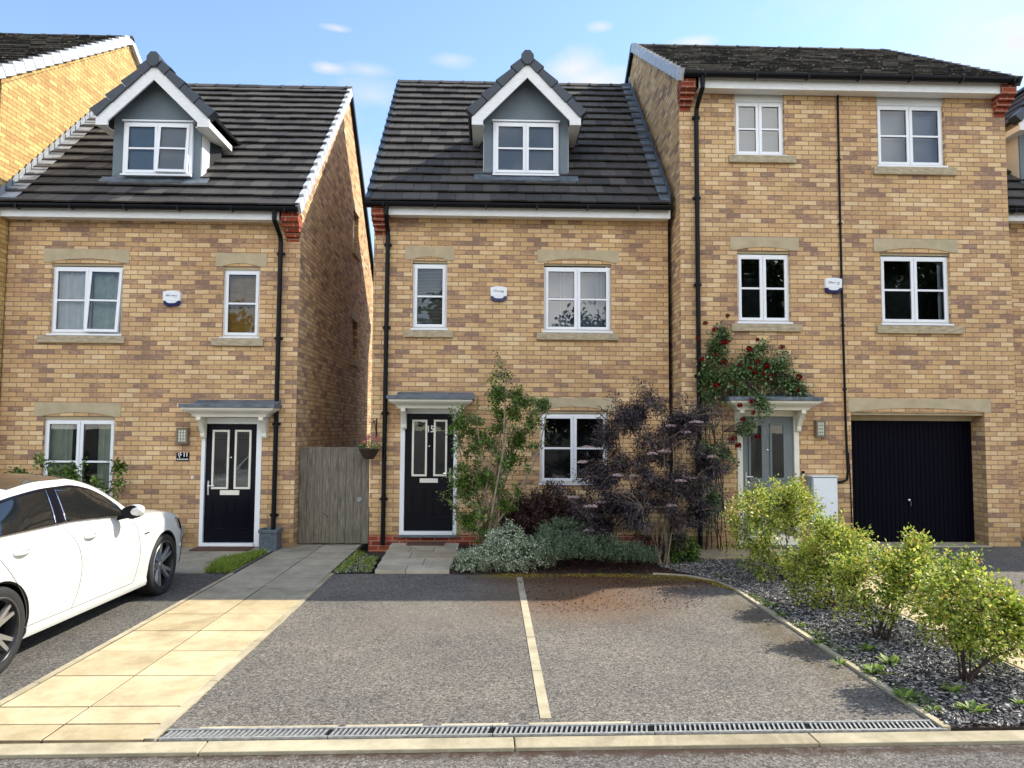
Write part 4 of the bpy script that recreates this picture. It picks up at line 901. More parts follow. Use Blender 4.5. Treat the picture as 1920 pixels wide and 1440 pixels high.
# ---- neighbour at the far left and at the far right ---------------------------
hF = thing('town_house', 'sunlit yellow gable of the tall house at the left edge', 'house', (-10, 11.1, 0))
rF = (10.80, 7.25, 14.80, 10.02); xF = -7.68
mb = MB(); mb.prism([(11.1, -.1), (18.4, -.1), (18.4, 7.2), (14.8, 9.97), (11.1, 7.42)], 'x', -12.5, xF); mb.build('wall', 'brick_yellow', hF)
cs = MB(); L_ = math.hypot(4, 2.77); cs.prism([(11.05, 7.18), (14.8, 9.80), (14.8, 9.90), (11.05, 7.29)], 'x', xF, xF+.02); cs.build('verge_course', 'brick_yellow', hF)
_, rows, g, _d = tile_slope('roof', hF, -12.6, xF+.03, *rF, mat='tile_lichen', gauge=.285, seed=21); verge(hF, xF+.003, xF+.08, *rF, rows, 'verge_grey'); ridge(hF, -12.6, xF+.08, rF[2], rF[3]+.01)
v_ = MB(); v_.prism([(14.8, 10.05), (14.8, 9.90), (18.7, 7.1), (18.7, 7.25)], 'x', xF+.003, xF+.08); v_.build('rear_verge', 'verge_grey', hF)
ur = MB(); ur.add([(-12.6, 10.8, 7.22), (xF+.02, 10.8, 7.22), (xF+.02, 14.8, 9.99), (-12.6, 14.8, 9.99), (xF+.02, 18.7, 7.22), (-12.6, 18.7, 7.22)], [(0, 1, 2, 3), (3, 2, 4, 5)]); ur.build('roof_underlay', 'black_plastic', hF)

YN = 11.75; PN = Plane(YN); hN = thing('brick_house', 'sliver of a lower brick house at the far right edge', 'house', (10.5, YN, .08))
xN0, xN1 = xR1+.003, 13.2; zfN = PN.z(1905, 419)-.02; rN = (YN-.30, zfN+.20, 15.1, 9.35)
mb = MB(); mb.box(xN0, xN1, YN, YN+6.5, -.1, zfN+.12); mb.build('wall', 'brick', hN)
eaves(hN, xN0, xN1, YN, zfN); gutter(hN, xN0, xN1, YN-.30, zfN+.165)
_, rows, g, _d = tile_slope('roof', hN, xN0, xN1, *rN, seed=33); ridge(hN, xN0, xN1, rN[2], rN[3]+.02, 'tile_pale')
ur = MB(); ur.add([(xN0, rN[0], rN[1]-.03), (xN1, rN[0], rN[1]-.03), (xN1, rN[2], rN[3]-.03), (xN0, rN[2], rN[3]-.03), (xN1, 18.6, rN[1]-.03), (xN0, 18.6, rN[1]-.03)], [(0, 1, 2, 3), (3, 2, 4, 5)]); ur.build('roof_underlay', 'black_plastic', hN)
YD = 12.05; xa = 9.22; dormer(hN, YD, xa, xa+1.43, 6.02, (xa+.14, xa+1.27, 6.2, 7.15), xa+.715, 8.28, xa-.25, xa+1.68, 7.28, True, None, 'pale')

# ------------------------------------------------------------------ fittings on and in front of the walls
def alarm_box(px, py, Y, label, blue=True):
    P = Plane(Y); x, z = P.x(px, py), P.z(px, py); o = thing('alarm_box', label, 'alarm', (x, Y, z), 'alarm boxes on the house fronts')
    w, h = .135, .125
    def shape(s, top, bot): return [(x-w*.96*s, top), (x-w*.5*s, top+.008), (x, top+.011), (x+w*.5*s, top+.008), (x+w*.96*s, top)]
    body = MB(); body.prism([(x-w, z+h*.80), (x-w*.5, z+h*.92), (x, z+h*.95), (x+w*.5, z+h*.92), (x+w, z+h*.80), (x+w*.98, z-h*.35), (x-w*.98, z-h*.35)][::-1], 'y', Y-.065, Y-.001)
    body.prism([(x-w*.72, z-h*.35), (x-w*.5, z-h*.58), (x-w*.25, z-h*.66), (x+w*.25, z-h*.66), (x+w*.5, z-h*.58), (x+w*.72, z-h*.35)], 'y', Y-.065, Y-.03)
    body.build('cover', 'upvc', o, bevel=.006)
    lens = MB(); lens.prism([(x-w*.96, z-h*.36), (x-w*.90, z-h*.72), (x-w*.62, z-h*.98), (x+w*.62, z-h*.98), (x+w*.90, z-h*.72), (x+w*.96, z-h*.36)], 'y', Y-.055, Y-.002); lens.build('lens', 'navy', o, bevel=.006)
    r = random.Random(int(px)); t1 = MB()
    def words(xa, xb, zz, hh):       # lettering too small to read even in the photograph: rows of letter-sized strokes
        q = xa
        while q < xb:
            ww = r.uniform(.006, .010)
            if r.random() > .12: t1.box(q, min(q+ww, xb), Y-.0665, Y-.0645, zz+r.uniform(0, hh*.2), zz+hh)
            q += ww+.003
    words(x-.075, x-.03, z+.052, .008); words(x-.085, x-.003, z+.026, .019); words(x+.010, x+.090, z+.026, .019); words(x+.04, x+.09, z+.008, .007)
    t1.build('lettering', 'interior_light', o)
alarm_box(324.5, 560, YL, 'white alarm box with blue base between the two upper windows of the left house')
alarm_box(935, 551.5, YM, 'white alarm box with blue base between the two upper windows of the middle house')
alarm_box(1560, 536, YR, 'white alarm box with blue base touching the thin black cable of the right house')
def wall_lamp(px0, px1, py0, py1, Y, label, side):
    P = Plane(Y); x0, x1, z0, z1 = P.rect(px0, px1, py0, py1, -.06); o = thing('wall_lamp', label, 'lamp', ((x0+x1)/2, Y, z0), 'square wall lanterns')
    b_ = MB(); w = .028; ya, yb = Y-.10, Y-.001
    b_.box(x0, x0+w, ya, yb, z0, z1); b_.box(x1-w, x1, ya, yb, z0, z1); b_.box(x0+w, x1-w, ya, yb, z0, z0+w+.008); b_.box(x0+w, x1-w, ya, yb, z1-w, z1)
    b_.build('housing', 'lamp_bronze', o, bevel=.003)
    g = MB(); g.box(x0+w, x1-w, ya+.015, yb-.01, z0+w+.008, z1-w); g.build('lamp_glass', 'lamp_glass', o)
    g = MB()
    for i in (1, 2): xx = x0+w+(x1-x0-2*w)*i/3; g.box(xx-.003, xx+.003, ya+.008, ya+.0145, z0+w, z1-w)
    for i in (1, 2, 3): zz = z0+w+(z1-z0-2*w)*i/4; g.box(x0+w, x1-w, ya+.006, ya+.0135, zz-.003, zz+.003)
    g.build('grille', 'lamp_bronze', o)
wall_lamp(332, 353, 802, 832, YL, 'bronze wall lantern to the left of the black door numbered 11', -1)
wall_lamp(1529, 1547, 788, 820, YR, 'bronze wall lantern between the grey front door and the garage', 1)
# house number plaque
P = Plane(YL); x0, x1, z0, z1 = P.rect(331, 355, 848.5, 864.5); o = thing('house_sign', 'small black plaque reading 11 beneath the wall lantern on the left house', 'sign', ((x0+x1)/2, YL, z0))
b_ = MB(); b_.box(x0, x1, YL-.012, YL-.001, z0, z1); b_.build('plate', 'black_paint', o, bevel=.002)
text('11', .085, (x0+x1)/2+.045, YL-.014, z0+.098, 'numerals', 'white_mark', o, .003, bold=.003)
b_ = MB(); xx = x0+.01; r = random.Random(2)
while xx < x1-.015:
    b_.box(xx, xx+.007, YL-.0145, YL-.0121, z0+.018, z0+.018+r.uniform(.016, .022)); xx += .0105
for cx, cz, rr in ((-.062, .112, .011), (-.035, .128, .012), (-.028, .098, .012), (-.05, .075, .010), (-.045, .055, .009), (-.06, .092, .008)): b_.lathe([(0, -.0145), (rr, -.0145), (rr, -.0121)], ((x0+x1)/2+cx+.0, YL, z0+cz), 'y', 10)
b_.build('motif', 'white_mark', o)
# door bells
for (px, py, Y, lab, s) in ((361, 895, YL, 'small white doorbell push on the wall left of the number 11 door', .016), (1505.5, 888, YR, 'black and white doorbell beside the grey front door', .025)):
    P = Plane(Y); x, z = P.x(px, py), P.z(px, py); o = thing('doorbell', lab, 'doorbell', (x, Y, z))
    b_ = MB(); b_.box(x-s*.9, x+s*.9, Y-.018, Y-.001, z-s*1.7, z+s*1.7); b_.build('case', 'upvc' if s < .02 else 'black_plastic', o, bevel=.003)
    b_ = MB(); b_.box(x-s*.7, x+s*.7, Y-.025, Y-.0185, z-s*1.5, z+(-.1 if s > .02 else .4)*s); b_.build('button', 'upvc', o, bevel=.002)
# meter cabinet
P = Plane(YR-.2); x0, x1 = P.x(1523, 920), P.x(1571, 920); z1 = P.z(1547, 892); z0 = .25
o = thing('meter_cabinet', 'white utility meter cabinet on the wall left of the garage, behind the leafy bushes', 'cabinet', ((x0+x1)/2, YR, z0))
b_ = MB(); b_.box(x0, x1, YR-.19, YR-.001, z0, z1-.02); b_.build('case', 'meter_grey', o)
b_ = MB(); b_.box(x0+.02, x1-.008, YR-.205, YR-.191, z0+.02, z1-.035); d_ = b_.build('door', 'meter_white', o, bevel=.004)
b_ = MB(); b_.box(x1-.06, x1-.045, YR-.209, YR-.2055, z0+.36, z0+.385); b_.build('lock', 'black_plastic', d_)
b_ = MB(); b_.box(x0-.008, x1+.008, YR-.215, YR-.001, z1-.019, z1); b_.build('lid', 'meter_white', o, bevel=.003)
# grey meter box low on the left wall
x0, x1, z0, z1 = PL.rect(318, 344, 986, 1020); o = thing('meter_box', 'grey green meter box low on the wall behind the nose of the white car', 'meter box', ((x0+x1)/2, YL, 0))
b_ = MB(); b_.box(x0, x1-.03, YL-.22, YL-.001, .01, z1-.15); b_.build('case', 'meter_grey', o, bevel=.02); b_ = MB(); b_.prism([(YL-.25, z1-.15), (YL-.25, z1-.04), (YL-.10, z1+.02), (YL-.001, z1+.02), (YL-.001, z1-.15)], 'x', x0-.02, x1); b_.build('lid', 'meter_grey', o, bevel=.01)
# garden gate
gx0, gx1 = xL1+.008, xM0-.008; GY = YM+.02; o = thing('garden_gate', 'tall weathered grey timber gate closing the alley between two houses', 'gate', ((gx0+gx1)/2, GY, 0))
n = 9; w = (gx1-gx0)/n; zt_ = AY(625, 838, GY)[2]; r = random.Random(4)
for i in range(n):
    b_ = MB(); a, c = gx0+i*w, gx0+(i+1)*w; b_.box(a+.002, c-.002, GY-.02+r.uniform(-.003, .003), GY, .03+r.uniform(0, .01), zt_+r.uniform(-.006, .006)+(-.008 if i in (0, 8) else 0)); b_.build('board', 'timber', o, bevel=.002)
b_ = MB()
for z in (.3, .85, 1.35): b_.box(gx0+.02, gx1-.02, GY+.001, GY+.04, z, z+.09)
b_.build('rail', 'timber', o)
b_ = MB(); xx = AY(674, 937, GY-.03)[0]; zz = AY(674, 937, GY-.03)[2]; b_.lathe([(.0, -.012), (.035, -.008), (.040, 0), (.040, .012)], (xx, GY-.03, zz), 'y', 16); b_.box(xx-.012, xx+.012, GY-.055, GY-.03, zz-.02, zz+.02); b_.build('latch', 'galv', o)
# square planter
a = AY(483, 1010, YL-.35)[0]; b2_ = AY(519, 1010, YL-.35)[0]; o = thing('planter', 'square lead grey planter with a moulded rosette beside the number 11 door', 'planter', ((a+b2_)/2, YL-.18, 0))
cx = (a+b2_)/2; hw = (b2_-a)/2*.97; cy = YL-.045-hw; hh = .325; m_ = MB()
m_.box(cx-hw, cx+hw, cy-hw, cy+hw, .0, .035); m_.box(cx-hw*.92, cx+hw*.92, cy-hw*.92, cy+hw*.92, .035, hh-.05)
for s in ((-hw*1.06, hw*1.06, -hw*1.06, -hw*.86), (-hw*1.06, hw*1.06, hw*.86, hw*1.06), (-hw*1.06, -hw*.86, -hw*.86, hw*.86), (hw*.86, hw*1.06, -hw*.86, hw*.86)): m_.box(cx+s[0], cx+s[1], cy+s[2], cy+s[3], hh-.05, hh)
m_.build('box', 'planter', o, bevel=.006)
rs = MB(); yy = cy-hw*.92
def ringp(rad, n=8, ph=0, w=.006, c=(0, 0)):
    pts = [(cx+c[0]+rad*math.cos(ph+2*math.pi*i/n), yy-.002, .155+c[1]+rad*math.sin(ph+2*math.pi*i/n)) for i in range(n+1)]; rs.tube(pts, w, 6)
ringp(.092, 8, math.pi/8); 
for k in range(4): ringp(.038, 14, 0, .004, (.040*math.cos(k*math.pi/2+.785), .040*math.sin(k*math.pi/2+.785)))
ringp(.02, 10, 0, .004); rs.build('rosette', 'planter', o)
b_ = MB(); b_.box(cx-hw*.85, cx+hw*.85, cy-hw*.85, cy+hw*.85, hh-.09, hh-.06); b_.build('compost', 'soil', o)
# door mats
m0 = [GZ(p, q, .03) for p, q in ((366, 1026), (475, 1024), (458, 1032), (345, 1032))]
o = thing('door_mat', 'long brown coir mat in front of the black door numbered 11', 'mat', (float(m0[0][0])+.3, YL-.2, .02))
b_ = MB(); b_.box(m0[3][0]+.05, m0[1][0]+.03, YL-.36, YL-.03, .012, .030); b_.build('pile', 'mat_brown', o, bevel=.004)
xa, xb = GZ(765, 1017, .06)[0], GZ(834, 1017, .06)[0]; o = thing('door_mat', 'short brown mat on the cream slabs at the number 15 door', 'mat', ((xa+xb)/2, YM-.15, .046))
b_ = MB(); b_.box(xa, xb, YM-.30, YM-.012, .047, .066); b_.build('pile', 'mat_brown', o, bevel=.004)
# drain channel along the kerb
o = thing('drain_channel', 'slotted galvanised drainage channel running along the foot of the double driveway', 'drain', (.4, KX(.4, .25), 0))
x = -1.98; k = 0
while x < 2.86:
    L = min(1.0, 2.88-x); cx = x+L/2; yc = KX(cx, .235); sec = MB(); ang = Vector((1, .0175, 0)).normalized(); nn_ = Vector((-ang.y, ang.x, 0)); c0 = Vector((cx, yc, 0))
    dz = r.uniform(-.003, .002)
    sec.obox(c0+nn_*.062+Vector((0, 0, .006+dz)), ang*(L/2-.003), nn_*.009, (0, 0, .010)); sec.obox(c0-nn_*.062+Vector((0, 0, .006+dz)), ang*(L/2-.003), nn_*.009, (0, 0, .010))
    q = -L/2+.02
    while q < L/2-.01:
        sec.obox(c0+ang*q+Vector((0, 0, .006+dz)), ang*.0062, nn_*.052+ang*.012, (0, 0, .006)); q += .0315
    sec.build('grating', 'galv', o); x += L; k += 1
ch = MB(); ang = Vector((1, .0175, 0)).normalized(); nn_ = Vector((-ang.y, ang.x, 0)); c0 = Vector((.44, KX(.44, .235), .0)); ch.obox(c0+Vector((0, 0, .001)), ang*2.43, nn_*.068, (0, 0, .0015)); ch.build('channel', 'black_plastic', o)
lip = MB()
for (a, b_) in ((-1.8, -.95), (-.9, -.42), (-.30, .12), (.25, .9)):
    lip.obox(Vector(((a+b_)/2, KX((a+b_)/2, .327), .004)), ang*((b_-a)/2), nn_*.014, (0, 0, .008))
lip.build('broken_lip', 'kerb', o)

# ------------------------------------------------------------------ plants
def leaves_mesh(pts, size, aspect, seed, dirs=None, droop=.2, fold=.25, svar=.35):
    """many small folded leaves; returns verts, faces"""
    r = np.random.RandomState(seed); n = len(pts); P = np.asarray(pts)
    d = r.normal(size=(n, 3)); 
    if dirs is not None: d = d*.55+np.asarray(dirs)*1.0
    d[:, 2] -= droop; d /= np.linalg.norm(d, axis=1)[:, None]
    up = np.array([0, 0, 1.0])+r.normal(size=(n, 3))*.55; sd = np.cross(d, up); sd /= np.linalg.norm(sd, axis=1)[:, None]+1e-9; nm = np.cross(sd, d)
    L = size*(1+svar*r.uniform(-1, 1, n))[:, None]; W = L*aspect*.5
    b = P; t = P+d*L; m = P+d*L*.45
    l = m-sd*W+nm*W*fold; q = m+sd*W+nm*W*fold
    V = np.stack([b, l, t, q], axis=1).reshape(-1, 3); i = np.arange(n)*4
    F = np.concatenate([np.stack([i, i+2, i+1], 1), np.stack([i, i+3, i+2], 1)])
    return V, F
def link_np(name, V, F, mat, parent=None):
    off = Vector((0, 0, 0)) if parent is None else root_off(parent)
    me = bpy.data.meshes.new(name); V = np.asarray(V)-np.array(off); F = np.asarray(F)
    me.vertices.add(len(V)); me.vertices.foreach_set('co', V.ravel()); me.loops.add(F.size); me.loops.foreach_set('vertex_index', F.ravel().astype(np.int32))
    me.polygons.add(len(F)); me.polygons.foreach_set('loop_start', np.arange(0, F.size, F.shape[1], dtype=np.int32)); me.polygons.foreach_set('loop_total', np.full(len(F), F.shape[1], dtype=np.int32))
    me.update(); me.validate(); me.materials.append(MATS[mat]); o = bpy.data.objects.new(name, me); C.objects.link(o)
    if parent is not None: o.parent = parent
    return o
def curve(a, b_, sag, r, n=6):
    a = np.array(a, float); b_ = np.array(b_, float); L = np.linalg.norm(b_-a); k = r.normal(size=3)*sag*L; out = []
    for i in range(n+1):
        t = i/n; out.append(a*(1-t)+b_*t+k*math.sin(math.pi*t)+np.array([0, 0, sag*L*.9*math.sin(math.pi*t)]))
    return out
def plant(name, label, cat, base, blobs, nt_, lpt, lsize, lmat, bmat, seed, aspect=.55, rl=.10, primary=6, r0=.014, twig_r=.0035, group=None, droop=.1, spray=None, tw=.3, prim_top=.75, base_spread=.03, shell=.5, sag=.08, via=None, via_r=.08, gaps=0):
    """blobs: crown volumes (cx,cy,cz,rx,ry,rz,weight). Twigs run from primary limbs to points of the volumes and carry the leaves."""
    r = np.random.RandomState(seed); base = np.array(base, float); root = thing(name, label, cat, tuple(base), group)
    W = np.array([b_[6] for b_ in blobs], float); W /= W.sum(); tg = []
    for i in range(nt_):
        b_ = blobs[r.choice(len(blobs), p=W)]; v = r.normal(size=3); v /= np.linalg.norm(v); rad = r.uniform(shell, 1)**.8
        if shell < .2: rad = min(1.5, abs(r.normal()))*.86
        rad *= 1+.12*math.sin(v[0]*5+seed)*math.cos(v[2]*4+seed*2)
        q = np.array(b_[:3])+v*np.array(b_[3:6])*rad
        if gaps and math.sin(q[0]*7.1+seed)*math.cos(q[2]*9.3+q[0]*3)+.4*math.sin(q[2]*17+q[0]*11) < -.28*gaps: continue
        tg.append(q)
    tg = [t for t in tg if t[2] > .02]; mb_ = MB(); prim = []
    for k in range(primary):
        b_ = blobs[k % len(blobs)]; v = r.normal(size=3)*.45; e = np.array(b_[:3])+v*np.array(b_[3:6]); e = base*(1-prim_top)+e*prim_top if prim_top < 1 else e
        st = base+np.array([r.uniform(-1, 1)*base_spread, r.uniform(-1, 1)*base_spread, -.01]); c = curve(st, e, sag, r, 8)
        if via is not None:
            vp = np.array(via)+r.normal(size=3)*np.array([via_r, via_r*.5, via_r]); c = curve(st, vp, sag*.5, r, 5)[:-1]+curve(vp, e, sag, r, 6)
        prim.append(c); mb_.tube(c, [r0*(1-.65*i/(len(c)-1)) for i in range(len(c))], 6)
    LP = []; LD = []
    for t in tg:
        best = None
        for c in prim:
            for j in range(2, len(c)):
                dd = np.linalg.norm(c[j]-t)*(1+.3*max(0, c[j][2]-t[2]))
                if best is None or dd < best[0]: best = (dd, c[j])
        c = curve(best[1], t, sag*.8, r, 4); mb_.tube(c, [twig_r*1.3, twig_r*1.2, twig_r, twig_r*.8, twig_r*.5], 4, cap=False)
        dr = c[-1]-c[-2]; dr = dr/(np.linalg.norm(dr)+1e-9)
        for q in range(lpt):
            u = 1-tw*r.uniform(0, 1)**1.2; i = min(3, int(u*4)); f = u*4-i; p = c[i]*(1-f)+c[i+1]*f
            off = r.normal(size=3); off = off/np.linalg.norm(off); rr = rl*r.uniform(.05, 1)
            LP.append(p+off*rr); LD.append(off*.8+dr*.6)
    LP = np.array(LP); LD = np.array(LD); ok = LP[:, 2] > .015
    V, F = leaves_mesh(LP[ok], lsize, aspect, seed+1, LD[ok], droop)
    mb_.build('stems', bmat, root, smooth=True); link_np('foliage', V, F, lmat, root)
    return root, tg, r
# lime leaved rose bushes in the slate bed
bush_spec = [((3.62, 8.9), [(3.5, 8.9, .98, .56, .45, .33, 4), (3.12, 8.7, .66, .36, .35, .44, 2.4), (3.98, 8.95, .78, .46, .4, .34, 2.4), (3.35, 8.8, .30, .34, .3, .26, 1.2), (3.75, 8.9, 1.22, .22, .2, .14, .5), (3.2, 8.8, 1.12, .2, .2, .14, .4)], 'light green rose bush nearest the grey front door, hiding its lower half', 190),
             ((3.62, 7.6), [(3.62, 7.62, .56, .47, .42, .32, 3), (3.35, 7.5, .34, .34, .34, .30, 1.4), (3.80, 7.7, .72, .3, .3, .20, 1), (3.5, 7.55, .92, .15, .15, .12, .3), (3.15, 7.55, .5, .2, .2, .16, .4)], 'light green bush second from the house in the slate bed', 150),
             ((3.49, 6.4), [(3.65, 6.45, .60, .50, .40, .26, 3), (3.30, 6.35, .46, .34, .34, .26, 1.6), (4.0, 6.5, .56, .30, .3, .25, 1.2), (3.85, 6.45, .88, .12, .12, .10, .3), (3.2, 6.4, .66, .18, .18, .12, .4)], 'light green bush third from the house with bare lower stems in slate chippings', 150),
             ((3.51, 5.35), [(3.58, 5.38, .52, .44, .36, .34, 3), (3.80, 5.40, .42, .30, .28, .30, 1.3), (3.36, 5.3, .66, .28, .28, .24, 1), (3.95, 5.35, .66, .16, .16, .16, .5), (3.55, 5.35, .92, .14, .14, .10, .3), (4.1, 5.4, .40, .16, .14, .12, .3)], 'light green bush nearest the road at the bottom right of the slate bed', 140)]
for i, (b_, bl, lab, nt_) in enumerate(bush_spec):
    bush, tg, rr = plant('rose_bush', lab, 'bush', (*b_, .01), bl, int(nt_*1.25), 54, .032, 'leaf_lime', 'bark_dark', 40+i, aspect=.62, rl=.105, primary=9, r0=.009, twig_r=.0028, group='light green bushes in the slate bed', base_spread=.06, shell=.35, sag=.06, tw=.45)
# tall spindly green shrub in front of the middle house
sb = [(.05, 10.25, 2.35, .20, .22, .55, 2), (-.15, 10.3, 1.75, .42, .3, .45, 2.2), (-.42, 10.25, 1.95, .18, .2, .30, 1), (.42, 10.25, 1.75, .28, .25, .45, 1.6), (.66, 10.2, 2.22, .26, .2, .20, 1), (.35, 10.25, 2.3, .15, .2, .45, .8), (-.38, 10.2, 1.15, .28, .22, .38, 1.6), (-.1, 10.25, 1.15, .35, .25, .35, 1.5), (-.28, 10.12, .6, .28, .2, .28, 1.3), (.2, 10.12, .8, .22, .2, .3, .7), (.25, 10.2, 1.35, .3, .25, .4, .9)]
plant('garden_shrub', 'tall open green shrub with many upright stems right of the number 15 door', 'shrub', (-.02, 10.2, .01), sb, 560, 40, .038, 'leaf_mid', 'bark_pale', 71, aspect=.55, rl=.068, primary=20, r0=.026, twig_r=.0038, prim_top=.98, base_spread=.07, shell=.1, sag=.05, tw=.85, via=(-.0, 10.2, .42), via_r=.10)
# black lace elder
eb = [(2.25, 10.0, 1.35, .85, .48, .80, 5), (2.05, 9.95, 2.12, .52, .42, .32, 1.6), (2.75, 10.1, 1.95, .45, .4, .34, 1.5), (1.45, 9.9, 1.15, .50, .38, .22, 1.2), (1.95, 9.8, .82, .70, .38, .42, 3.4), (1.5, 9.75, .62, .45, .3, .26, 1.4), (3.05, 10.15, 1.35, .42, .36, .70, 2), (1.6, 9.95, 1.75, .30, .3, .14, .5), (2.9, 10.1, .7, .3, .25, .3, .6)]
el, tg, rr = plant('black_elder', 'large black lace leaved shrub with flat pink flower heads before the ground floor window', 'shrub', (2.38, 9.95, .01), eb, 1050, 74, .056, 'leaf_black', 'bark_pale', 83, aspect=.24, rl=.13, primary=11, r0=.016, twig_r=.004, prim_top=.92, base_spread=.10, gaps=.75, shell=.1, sag=.07, droop=.25, tw=.55, via=(2.40, 9.95, .62), via_r=.09)
def flower_head(c, R, seed, mat='petal_elder'):
    r = np.random.RandomState(seed); n = 150; a = r.uniform(0, 6.28, n); q = R*np.sqrt(r.uniform(0, 1, n)); P = np.stack([c[0]+q*np.cos(a), c[1]+q*np.sin(a)*.8, c[2]+.018*np.cos(q/R*1.5)+r.uniform(-.008, .008, n)], 1)
    return leaves_mesh(P, .016, .9, seed, np.tile([0, -.3, .6], (n, 1)), -.3)
heads = [(1305, 793), (1287, 812), (1257, 800), (1222, 852), (1245, 848), (1092, 868), (1159, 893), (1188, 894), (1292, 898), (1275, 903), (1075, 934), (1127, 943), (1107, 951), (1105, 996), (1335, 858), (1260, 950), (1100, 840)]
for i, (px, py) in enumerate(heads):
    p = AY(px, py, 9.55+.15*(i % 3)-(.1 if py > 930 else 0)); V, F = flower_head(p, .075 if i % 4 else .095, 200+i); link_np('flower_head', V, F, 'petal_elder', el)
# plum coloured mound, low silver and green shrubs
pb = [(.75, 10.45, .66, .64, .42, .46, 3.4), (.38, 10.35, .48, .40, .36, .34, 1.6), (1.2, 10.4, .66, .58, .4, .42, 2), (1.3, 10.3, .3, .5, .35, .25, 1), (.55, 10.15, .34, .5, .25, .26, 1)]
plant('barberry', 'rounded dark plum leaved bush between the green shrub and the black shrub', 'shrub', (.8, 10.5, .01), pb, 620, 60, .034, 'leaf_plum', 'bark_dark', 91, aspect=.55, rl=.085, primary=8, r0=.012, twig_r=.003, shell=.45)
gb = [(-.25, 9.53, .14, .28, .22, .19, 1.5), (.1, 9.53, .20, .34, .24, .23, 1.7), (.45, 9.53, .24, .34, .26, .26, 1.7), (.25, 9.85, .42, .22, .2, .20, .8), (.72, 9.55, .24, .25, .25, .22, .8), (.02, 9.75, .36, .10, .1, .16, .3)]
plant('silver_shrub', 'low shrub with white edged leaves beside the cream slab path', 'shrub', (.2, 9.8, .01), gb, 620, 40, .024, 'leaf_silver', 'bark_dark', 95, aspect=.6, rl=.045, primary=8, r0=.006, twig_r=.002, shell=.5)
hb = [(.78, 9.50, .24, .32, .27, .30, 1.3), (1.12, 9.48, .24, .36, .26, .28, 1.6), (1.5, 9.48, .22, .38, .26, .26, 1.6), (1.87, 9.50, .18, .32, .24, .20, 1.2), (1.0, 9.78, .46, .40, .2, .20, 1), (2.1, 9.85, .12, .16, .16, .10, .4)]
hr_ = np.random.RandomState(5); hroot = thing('evergreen_shrub', 'low grey green needle leaved shrub along the back edge of the driveway', 'shrub', (1.3, 9.8, .01))
LP = []; LD = []; st = MB()
for i in range(1700):
    b_ = hb[hr_.choice(6, p=np.array([q[6] for q in hb])/sum(q[6] for q in hb))]; v = hr_.normal(size=3); v /= np.linalg.norm(v); v[2] = abs(v[2]); p = np.array(b_[:3])+v*np.array(b_[3:6])*hr_.uniform(.55, 1.05); p[2] = max(p[2], .04)
    ax = np.array([v[0]*.5, v[1]*.6, 1.0]); ax /= np.linalg.norm(ax); h = .085
    for q in range(24):
        a = hr_.uniform(0, 6.28); o_ = np.array([math.cos(a), math.sin(a), .45]); LP.append(p+ax*h*hr_.uniform(-.6, .6)); LD.append(o_)
V, F = leaves_mesh(LP, .024, .24, 7, LD, -.1); link_np('foliage', V, F, 'leaf_hebe', hroot)
for i in range(8): st.tube(curve((1.3, 9.85, 0), (.7+i*.2, 9.8, .22), .1, hr_), .005, 5)
st.build('stems', 'bark_dark', hroot)
plant('evergreen_shrub', 'small dark green bush at the right foot of the black lace shrub', 'shrub', (2.66, 10.15, .01), [(2.68, 10.1, .22, .22, .2, .20, 1), (2.5, 10.05, .12, .15, .15, .1, .3), (2.85, 10.1, .15, .16, .15, .13, .4)], 90, 30, .034, 'leaf_mid', 'bark_dark', 99, rl=.05, primary=5, r0=.006, twig_r=.002)
# climbing rose over the right canopy
rb = [(3.36, 10.86, .80, .18, .12, .40, 1.4), (3.30, 10.86, 1.5, .12, .1, .35, .8), (PR.x(1350, 625), YR-.12, PR.z(1350, 628), .12, .06, .14, .6), (PR.x(1318, 690), YR-.1, PR.z(1318, 700), .10, .06, .30, .8), (PR.x(1405, 668), YR-.14, PR.z(1405, 672), .16, .07, .12, .8), (PR.x(1450, 695), YR-.2, PR.z(1450, 690), .2, .1, .14, .8), (PR.x(1335, 640), YR-.12, PR.z(1335, 655), .16, .08, .22, 1.2), (PR.x(1340, 710), YR-.12, PR.z(1340, 715), .20, .10, .26, 1.4), (PR.x(1385, 700), YR-.2, PR.z(1385, 700), .26, .12, .26, 2), (PR.x(1430, 700), YR-.2, PR.z(1430, 702), .28, .14, .30, 2.2), (PR.x(1475, 720), YR-.2, PR.z(1475, 724), .22, .12, .14, 1.2), (PR.x(1380, 735), YR-.25, PR.z(1380, 735), .25, .14, .12, 1.2), (PR.x(1490, 737), YR-.25, PR.z(1490, 736), .25, .1, .06, .8), (PR.x(1412, 775), YR-.48, PR.z(1412, 765), .10, .08, .16, .7), (PR.x(1400, 805), YR-.22, PR.z(1400, 805), .14, .08, .14, .8), (PR.x(1350, 850), YR-.2, PR.z(1350, 850), .22, .1, .16, .9), (PR.x(1325, 740), YR-.1, PR.z(1325, 745), .16, .07, .14, .7), (PR.x(1425, 650), YR-.12, PR.z(1425, 655), .12, .06, .12, .4), (PR.x(1465, 665), YR-.12, PR.z(1465, 670), .1, .06, .14, .4)]
ro, tg, rr = plant('climbing_rose', 'climbing rose with dark red blooms sprawling over the canopy of the grey door', 'rose', (3.42, 10.95, .02), rb, 520, 24, .050, 'leaf_rose', 'bark_dark', 55, aspect=.58, rl=.095, primary=9, r0=.008, twig_r=.003, prim_top=.97, base_spread=.16, shell=.05, sag=.05, tw=.4, via=(3.36, 10.98, 2.15), via_r=.10)
